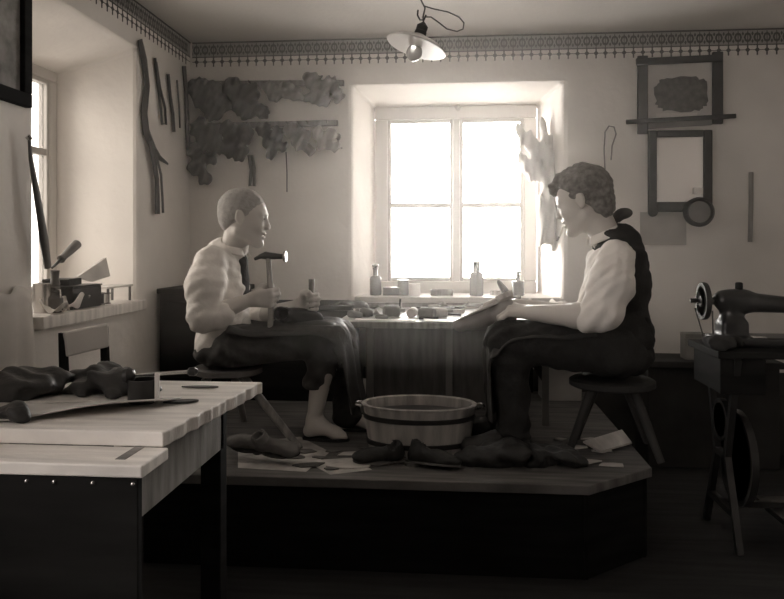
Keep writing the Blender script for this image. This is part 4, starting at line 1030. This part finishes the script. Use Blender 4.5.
MB().tube([put(400,312)+Vector((0,0,.014)),put(400,312)+Vector((.002,0,.062))],.005,8).build('peg', darkwood, peg, smooth=True)
for i,(px,py,r_,lb) in enumerate(((391,318,.026,'round leather roll nearest the boy in the row on the bench'),(412,318,.022,'middle round leather roll in the row on the bench'),(427,319,.024,'round leather roll third in the row on the bench'),(439,318,.021,'round leather roll nearest the man in the row on the bench'))):
    c = put(px,py); e = MB()
    pr = []
    ax = Vector((math.cos(.5+i), math.sin(.5+i)*.6, 0)).normalized()
    e.lathe([(r_*.35,-.035),(r_*.8,-.036),(r_,-.03),(r_,.03),(r_*.8,.036),(r_*.35,.035)], c+Vector((0,.02,r_)), ax, 20)
    tag(e.build('leather_roll', leatherP if i%2 else leatherM, smooth=True), lb, 'leather')
hammer('hammer lying with its head towards the window on the bench', put(404,309)+Vector((0,.1,0)), .9)
pliers('lasting pliers lying open on the bench behind the paper sheet', put(440,312)+Vector((-.05,.10,0)), .5)
tin('glue_tin', 'small open tin on the bench below the left window pane', put(420,304)+Vector((0,.12,0)), .032,.04, metal_d, filled=leatherM)
awl('awl with turned handle lying near the paper strip', put(370,320)+Vector((.02,.02,0)), -.1)
awl('pale handled awl lying across the bench centre', put(430,314)+Vector((0,.07,0)), 2.6, m=palewood)
knife('shoe knife lying beside the awl at the bench centre', put(418,321)+Vector((0,.06,0)), .25)
knife('shoe knife pointing towards the man on the bench', put(455,317)+Vector((-.05,.06,0)), -.35)
smallbox('nail_box', 'open nail box behind the rolls on the bench', put(436,306)+Vector((0,.12,0)), (.12,.08,.03), .2, oldwood)
smallbox('nail_box', 'small open box beside the man\'s forearm on the bench', put(540,306)+Vector((0,.04,0)), (.10,.07,.035), -.15, oldwood)
lm = mx((.75,.3,.35),(-.35,0,.9))
last('wooden_last', 'wooden shoe last leaning up under the right window pane', P(503,296,3.78), mx((-.45,.2,.85),(.85,.1,.45)), .17, midwood)
paper('slanted_sheet', 'pale stiff leather piece slanting up behind the shoe the man holds', put(452,309)+Vector((0,.06,.0)), .16,.08,.6,leatherP,.05,12,'leather')
tin('polish_tin', 'flat lidded tin on the bench beyond the man\'s hands', bb(527,3.66), .035,.02, metal_d, lid=metal_l)
brush('brush lying on the bench beyond the man\'s wrist', bb(548,3.45), .3)
paper('white_rag', 'white rag heaped at the right end of the bench', bb(540,3.72), .13,.10,.3,shirt_m,.05,14,'rag')
spool('thread spool standing on the bench before the left window pane', put(396,303)+Vector((0,.08,0)))
spool('second thread spool near the centre of the bench', put(448,303)+Vector((0,.08,0)), leatherP)
hammer('hammer lying behind the man\'s hands on the bench', put(500,305)+Vector((-.06,.16,0)), .3)
awl('awl pointing at the wall at the right end of the bench', put(556,304)+Vector((-.03,.06,0)), 1.9)
sole('cut_sole', 'pale cut-out sole lying on the bench before the window centre', put(463,310)+Vector((0,.12,0)), .22,.075,.25,leatherP,BZ+.002,.005)
sole('cut_sole', 'dark cut-out sole lying on the bench near the boy\'s end', put(356,307)+Vector((.05,.18,0)), .22,.075,-.3,leatherM,BZ+.002,.005)
rg = random.Random(77)
for lb,px,Y,kind in (('dark heel piece left on the bench near the boy',366,3.35,0),('pale heel piece beside the glue tin',424,3.34,1),('dark heel piece below the left window pane',398,3.62,0),('pale heel piece near the slanting leather',458,3.55,1),('dark heel piece beyond the man\'s hands',515,3.50,0),('pale heel piece near the bench\'s back rim at centre',434,3.80,1),('pale heel piece behind the dark leather pile',350,3.55,1),('dark heel piece near the white rag',530,3.60,0)):
    c = bb(px,Y); pts = []
    for k in range(12):
        a = 2*math.pi*k/12; pts.append(Vector((c.x+.032*math.cos(a), c.y+.026*max(-.45,math.sin(a)), BZ+.001)))
    tag(MB().prism(pts,(0,0,.018)).build('heel_piece', leatherP if kind else leatherD, bevel=.002), lb, 'heel piece')
awl('awl standing out beside the pale heel piece at the bench centre', bb(445,3.50), .9)
knife('broad knife lying in front of the bench\'s back rim', bb(410,3.78), .1)
tin('tack_tin', 'small round tack tin at the boy\'s end of the bench', bb(358,3.42), .028,.03, metal_l, filled=metal_d)
tin('tack_tin', 'small round tack tin left of the white rag', bb(520,3.74), .030,.035, metal_l, filled=metal_d)
# things on the window sill
SZ = hz0+.0115
def onS(px, dy=.10): p = P(px,298,YB+dy); return Vector((p.x, YB+dy, SZ))
bottle('stoppered_bottle', 'tall glass bottle with round stopper at the left end of the back sill', onS(375.5), .031,.150, bottleM, .42, bottleM)
smallbox('flat_tin_box', 'flat dark box next to the stoppered bottle on the back sill', onS(391,.11), (.085,.07,.035), .1, metal_d, lidm=metal_d)
tin('dark_canister', 'dark round canister in the middle of the sill group', onS(403,.12), .030,.075, metal_d, lid=metal_d)
tin('white_cup', 'bright white cup on the left part of the back sill', onS(414.5,.09), .031,.062, white_m, 'cup')
bottle('square_bottle', 'square shouldered bottle standing before the right window pane', onS(476.5), .036,.185, bottleM, .50, None, square=True)
bottle('small_bottle', 'small low bottle at the right side of the back sill', onS(518,.13), .034,.115, bottleM, .3, bottleM)
smallbox('low_box', 'low wooden box near the centre of the back sill', onS(442,.12), (.12,.07,.03), 0, oldwood)
tin('shallow_dish', 'shallow dish between the square bottle and the small bottle', onS(497,.16), .038,.022, metal_l, 'dish')
# shirt or cloth hung in the niche corner
YC = YB+.13
def c_(px,py,dy=0): return P(px,py,YC+dy)
S = SDF(c_(505,258,-.11), c_(569,112,.12), .006)
S.F[:] = 1
S.chain([c_(519,128),c_(530,143),c_(546,158)],[.018,.040,.055],.03)
S.chain([c_(523,160,-.02),c_(534,170,-.02),c_(547,180,-.02)],[.034,.046,.040],.03)
S.chain([c_(548,155,.02),c_(550,185),c_(546,236,-.02)],[.050,.052,.050],.03)
S.chain([c_(552,160,.02),c_(557,200,.02),c_(558,246,.0)],[.030,.036,.034],.02)
S.chain([c_(541,120,.05),c_(548,140,.04),c_(552,160,.02)],[.012,.030,.040],.02)
X_ = S.ax[0][:,None,None]; Z_ = S.ax[2][None,None,:]; Y_ = S.ax[1][None,:,None]
m_ask = np.abs(S.F) < .05
S.F = S.F + (.010*np.sin(95*X_+14*Z_+3*np.sin(9*Z_))+.005*np.sin(160*X_-30*Z_)).astype(np.float32)*m_ask
S.box(tuple(c_(540,262)), (.5,.4,.062), Euler((0,.10,0)).to_matrix(), .01, .005, sub=True)
S.plane((hx1-.030,YB+.1,1.3), (1,.05,0))
tag(S.mesh('hung_shirt', cloth_m, None, 1), 'white shirt hanging in folds in the right corner of the window niche', 'shirt')

# ================================================================== cupboard behind the boy, dark wall strip, boxes
k0 = XL+.43; k1 = P(352,330,3.60).x
kc = thing('long_chest', 'long low dark chest along the back wall behind the boy', 'chest', ((k0+k1)/2,3.70,DECK))
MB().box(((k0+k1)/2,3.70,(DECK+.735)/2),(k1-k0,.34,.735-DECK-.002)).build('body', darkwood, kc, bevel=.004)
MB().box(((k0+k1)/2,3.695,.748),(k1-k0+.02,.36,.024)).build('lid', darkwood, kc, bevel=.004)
struct(MB().box(((k1+.02+XR)/2,YB-.006,.20),(XR-k1-.02,.010,.42)).build('back_wall_strip', mat('dark_wall_strip',.06,.9,var=.2)))  # thin dark strip along the foot of the back wall
p0 = P(541,396,3.70); p1 = P(579,366,3.70); zz = P(541,366,3.70).z
tag(MB().box(((p0.x+p1.x)/2,3.72,(DECK+zz)/2),(p1.x-p0.x,.16,zz-DECK-.002),(0,0,.06)).build('cardboard_box', mat('pale_carton',.30,.9,var=.15), bevel=.004), 'pale carton standing on the platform behind the man\'s legs', 'box')
p0 = P(350,398,3.35)
blob('paper_bundle', 'pale crumpled bundle on the platform between the boy and the bench panel', 'bundle', (P(362,390,3.36).x,3.36,DECK+.075), (.065,.07,.10), mat('pale_bundle',.28,.9,var=.15), 41, 5)

# ================================================================== tub and things on the platform
tc_ = Vector((P(419,460,2.73).x, 2.73, DECK+.001)); tr = .207; th = .168
tu = thing('wash_tub', 'oval stave tub with side handles on the platform between the shoemakers', 'tub', tc_)
MB().lathe([(0,.004),(tr*.88,.0),(tr*.885,.004),(tr*.98,th-.012),(tr,th-.006),(tr+.004,th),(tr-.002,th+.004),(tr-.014,th),(tr*.86,.014),(0,.012)], tc_, (0,0,1), 48).build('tub_body', zinc_m, tu, smooth=True)
for z_ in (.035,.125):
    r0 = tr*(.885+.095*z_/th)+.002
    MB().lathe([(r0,z_-.009),(r0+.003,z_-.008),(r0+.005,z_+.008),(r0+.002,z_+.009)], tc_, (0,0,1), 48).build('hoop', metal_d, tu, smooth=True)
for s_ in (-1,1):
    q = tc_+Vector((s_*(tr+.002),0,th-.008)); MB().tube([q+Vector((-.004*s_,-.045,0)), q+Vector((.018*s_,-.03,.003)), q+Vector((.026*s_,0,.002)), q+Vector((.018*s_,.03,.003)), q+Vector((-.004*s_,.045,0))], .006, 8).build('handle', metal_l, tu, smooth=True)
MB().lathe([(0,.07),(tr*.905,.07)], tc_, (0,0,1), 40).build('water', mat('dark_water',.02,.05,spec=.6), tu)
tu.scale = (1,.66,1)
def D(px,py): p = PZ(px,py,DECK); return Vector((p.x,p.y,DECK+.001))
shoe('boot', 'worn boot lying toppled at the left front edge of the platform', D(248,464)+Vector((0,.04,.045)), mx((-.9,.3,.0),(.3,-.5,.75)), .19, mats=(leatherM,leatherD), shaft=.02)
shoe('boot', 'worn boot lying on its side nearest the table, toe towards the tub', D(272,467)+Vector((0,.05,.040)), mx((.9,-.2,-.05),(.1,-.6,.75)), .19, mats=(leatherM,leatherD), shaft=.02)
shoe('boot', 'dark boot leaning against the front of the tub', D(378,468)+Vector((0,.05,.010)), mx((-.9,-.2,.0),(0,-.35,1)), .19, shaft=.02)
shoe('boot', 'dark boot standing in front of the tub at its right', D(432,470)+Vector((0,.03,.006)), mx((.95,-.25,.0),(0,.2,1)), .20, shaft=.03)
blob('leather_heap', 'dark heap of leather at the right front of the tub', 'leather', tuple(D(500,468)+Vector((0,.05,.03))), (.13,.09,.05), leatherD, 51, 8)
blob('leather_heap', 'low dark heap of leather at the man\'s feet', 'leather', tuple(D(548,466)+Vector((0,.05,.02))), (.12,.08,.036), leatherD, 52, 8)
sole('insole', 'pale insole lying in front of the tub\'s left side', D(348,467), .15,.055,.15,leatherP,DECK+.0012,.006)
sole('insole', 'dark thin sole lying at the platform front below the boy\'s foot', D(288,457), .13,.045,-.2,leatherM,DECK+.0012,.004)
rg = random.Random(11)
spots = [(300,452,'flat leather scrap by the foot of the boy\'s stool leg'),(318,458,'small leather scrap before the boy\'s bare foot'),(334,452,'leather scrap under the toes of the boy\'s near foot'),(352,455,'long leather scrap left of the tub'),(366,449,'leather scrap touching the tub\'s left base'),(310,466,'scrap near the platform edge below the boy'),(331,470,'leather scrap at the very front edge of the platform'),(270,447,'pale scrap behind the toppled boots'),
         (485,420,'shiny leather strip right of the tub handle'),(502,428,'thin leather strip behind the man\'s boots'),(560,440,'pale scrap lying left under the man\'s stool'),(575,448,'pale scrap by the stool\'s left foot'),(590,440,'pale scrap under the middle of the man\'s stool'),(603,452,'pale scrap between the feet of the man\'s stool'),(618,440,'pale scrap beside the right platform edge'),(585,462,'leather scrap near the cut corner of the platform'),(612,466,'scrap at the cut corner of the platform')]
for i,(px,py,lb) in enumerate(spots):
    c = D(px,py); n = rg.randint(5,7); s_ = rg.uniform(.018,.040); pts = []
    a0 = rg.uniform(0,6)
    for k in range(n):
        a = a0+2*math.pi*k/n; r_ = s_*rg.uniform(.6,1.2); pts.append(Vector((c.x+1.5*r_*math.cos(a), c.y+.8*r_*math.sin(a), DECK+.0012+.004*(k%2)*rg.random())))
    tag(MB().prism(pts,(0,0,.004)).build('leather_scrap', leatherP if px > 540 or i in (7,3) else leatherM), lb, 'leather scrap')
for i,(pg,lb,m_) in enumerate((([(238,443),(300,437),(330,452),(306,472),(238,468)],'large pale hide lying on the platform under the boy\'s stool leg',leatherP),([(305,461),(352,458),(372,470),(330,475)],'pale patch painted for lit deck boards at the platform edge left of the tub',leatherP))):
    tag(MB().prism([Vector((v.x,v.y,DECK+.0004+.0003*i)) for v in (PZ(x,y,DECK) for x,y in pg)],(0,0,.0006)).build('lit_deck_patch', mat('lit_deck_tone',.42,.8,var=.35,scale=14)), lb, 'leather')  # pale sheets paint the daylight falling on the left deck boards
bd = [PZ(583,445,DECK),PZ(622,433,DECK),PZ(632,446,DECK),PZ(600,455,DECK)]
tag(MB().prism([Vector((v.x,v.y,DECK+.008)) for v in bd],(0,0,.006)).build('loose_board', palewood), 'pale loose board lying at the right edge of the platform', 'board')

# ================================================================== left window sill
LZ = lz0+.0115
def L(px, X_=XL-.02): p = PX(px,300,X_); return Vector((X_,p.y,LZ))
bx = thing('black_box', 'black box with a round front stud on the left window sill', 'box', L(85,XL-.03))
c = L(84,XL-.02)
q0 = PX(69,300,XL-.0).y; q1 = PX(98,300,XL-.0).y
MB().box((XL-.04,(q0+q1)/2,LZ+.042),(.11,q1-q0,.082)).build('box_body', metal_d, bx, bevel=.004)
MB().lathe([(.006,0),(.004,.004),(0,.005)],(XL+.015,(q0+q1)/2+.01,LZ+.045),(1,0,0),12).build('stud', metal_l, bx, smooth=True)
MB().box((XL-.04,(q0+q1)/2,LZ+.086),(.115,q1-q0+.006,.006)).build('lid', metal_d, bx, bevel=.002)
tag(MB().box((XL-.06,(q0+q1)/2-.05,LZ+.103),(.10,.12,.024),(0,0,.1)).build('dark_book', leatherD, bevel=.003), 'small dark book lying on the black box on the left sill', 'book')
a = PX(84,293,XL-.03); b = PX(113,289,XL-.03)
MB().prism([Vector((XL-.02,PX(82,290,XL).y,LZ+.118)),Vector((XL-.02,PX(111,275,XL).y,LZ+.19)),Vector((XL-.02,PX(115,290,XL).y,LZ+.112)),Vector((XL-.02,PX(98,296,XL).y,LZ+.095))],(-.012,0,0)).build('leaning_card', palewood, bevel=.001)
tag(bpy.data.objects['leaning_card'], 'light wedge-shaped piece resting on the black box on the left sill', 'card')
q0 = PX(117,300,XL).y; q1 = PX(131,300,XL).y
st_ = thing('small_stand', 'small open wooden stand at the far end of the left sill', 'stand', (XL-.05,(q0+q1)/2,LZ))
MB().box((XL-.05,(q0+q1)/2-.03,LZ+.066),(.10,q1-q0+.10,.008)).build('stand_top', palewood, st_)
for y_ in (q0-.06,q1+.01):
    for x_ in (XL-.09,XL-.01): MB().box((x_,y_,LZ+.031),(.008,.008,.062)).build('leg', midwood, st_)
spool('dark spool between the black box and the small stand', Vector((XL-.02,PX(103,300,XL).y,LZ)), leatherD, .026,.05)
spool('pale spool under the small stand on the left sill', Vector((XL-.02,PX(111,300,XL).y,LZ)), leatherP, .018,.045)
# mug with pincers, scraps
c = Vector((XL-.05, PX(44,300,XL-.05).y, LZ))
mg = thing('tin_mug', 'tin mug with a bright rim at the near end of the left sill', 'mug', c)
MB().lathe([(0,0),(.036,0),(.038,.10),(.040,.104),(.036,.104),(.034,.004),(0,.004)], c,(0,0,1),26).build('cup', metal_l, mg, smooth=True)
MB().tube([c+Vector((.037,0,.085)),c+Vector((.06,0,.08)),c+Vector((.062,0,.04)),c+Vector((.037,0,.025))],.004,8).build('handle', metal_l, mg, smooth=True)
c = Vector((XL-.01, PX(55,300,XL-.01).y, LZ))
jr = thing('tool_jar', 'slim dark holder with a ribbed neck on the left sill beside the mug', 'holder', c)
MB().lathe([(0,0),(.026,0),(.028,.05),(.016,.06),(.014,.07),(.018,.075),(.014,.082),(.018,.088),(.014,.095),(.018,.10),(.013,.12),(.016,.15),(0,.152)], c,(0,0,1),22).build('holder_body', leatherM, jr, smooth=True)
a = PX(52,268,XL-.01); b = PX(78,243,XL-.01); dd = (b-a)
pn = thing('bench_knife', 'wooden handled tool slanting up above the left sill', 'tool', a)
MB().tube([a, a.lerp(b,.35)], [.004,.007], 10).build('shank', metal_d, pn, smooth=True)
MB().tube([a.lerp(b,.33), a.lerp(b,.42), a.lerp(b,.7), a.lerp(b,.95), b], [.015,.012,.016,.018,.010], 14).build('handle', midwood, pn, smooth=True)
paper('white_scrap', 'white crumpled scrap on the left sill before the mug', Vector((XL+.01,PX(52,305,XL).y,LZ+.001)), .08,.10,.3,paper_m,.04,21,'paper')
paper('white_scrap', 'white pointed scrap on the left sill in front of the black box', Vector((XL+.015,PX(66,303,XL).y,LZ+.001)), .05,.14,.1,paper_m,.05,23,'paper')
# tool leaning in the near corner of the niche
a = PX(46,270,XL+.03); b = PX(30,140,XL+.03)
ln = thing('leaning_strap', 'long narrow leather sheath hanging at the near corner of the left niche', 'sheath', a)
pts = [PX(29,138,XL+.03),PX(31,160,XL+.03),PX(36,190,XL+.035),PX(41,220,XL+.04),PX(44,240,XL+.04),PX(48,268,XL+.04)]
MB().tube(pts,[.006,.010,.014,.017,.020,.016],10,flat=.6,side=(0,1,0)).build('sheath_body', leatherM, ln, smooth=True)
MB().lathe([(0,-.012),(.012,0),(0,.012)],pts[0]+Vector((0,0,.0)),(0,0,1),14).build('ring', metal_l, ln, smooth=True)

# ================================================================== thin haze volume added for the glow around the windows
hz = MB().box(((XL+XR)/2,(YB+2.35)/2,(.64+ZC)/2),(XR-XL-.02,YB-2.35-.02,ZC-.64-.02)).build('haze', paper_m)
hm_ = bpy.data.materials.new('glow_haze'); hm_.use_nodes = True; nn_ = hm_.node_tree.nodes; nn_.remove(nn_['Principled BSDF'])
sv = nn_.new('ShaderNodeVolumeScatter'); sv.inputs['Color'].default_value = (1,.97,.93,1); sv.inputs['Density'].default_value = .058; sv.inputs['Anisotropy'].default_value = .65
hm_.node_tree.links.new(sv.outputs[0], nn_['Material Output'].inputs['Volume'])
hz.data.materials.clear(); hz.data.materials.append(hm_)
tag(hz, 'thin haze added around the back window for its glow', 'haze', kind='stuff')
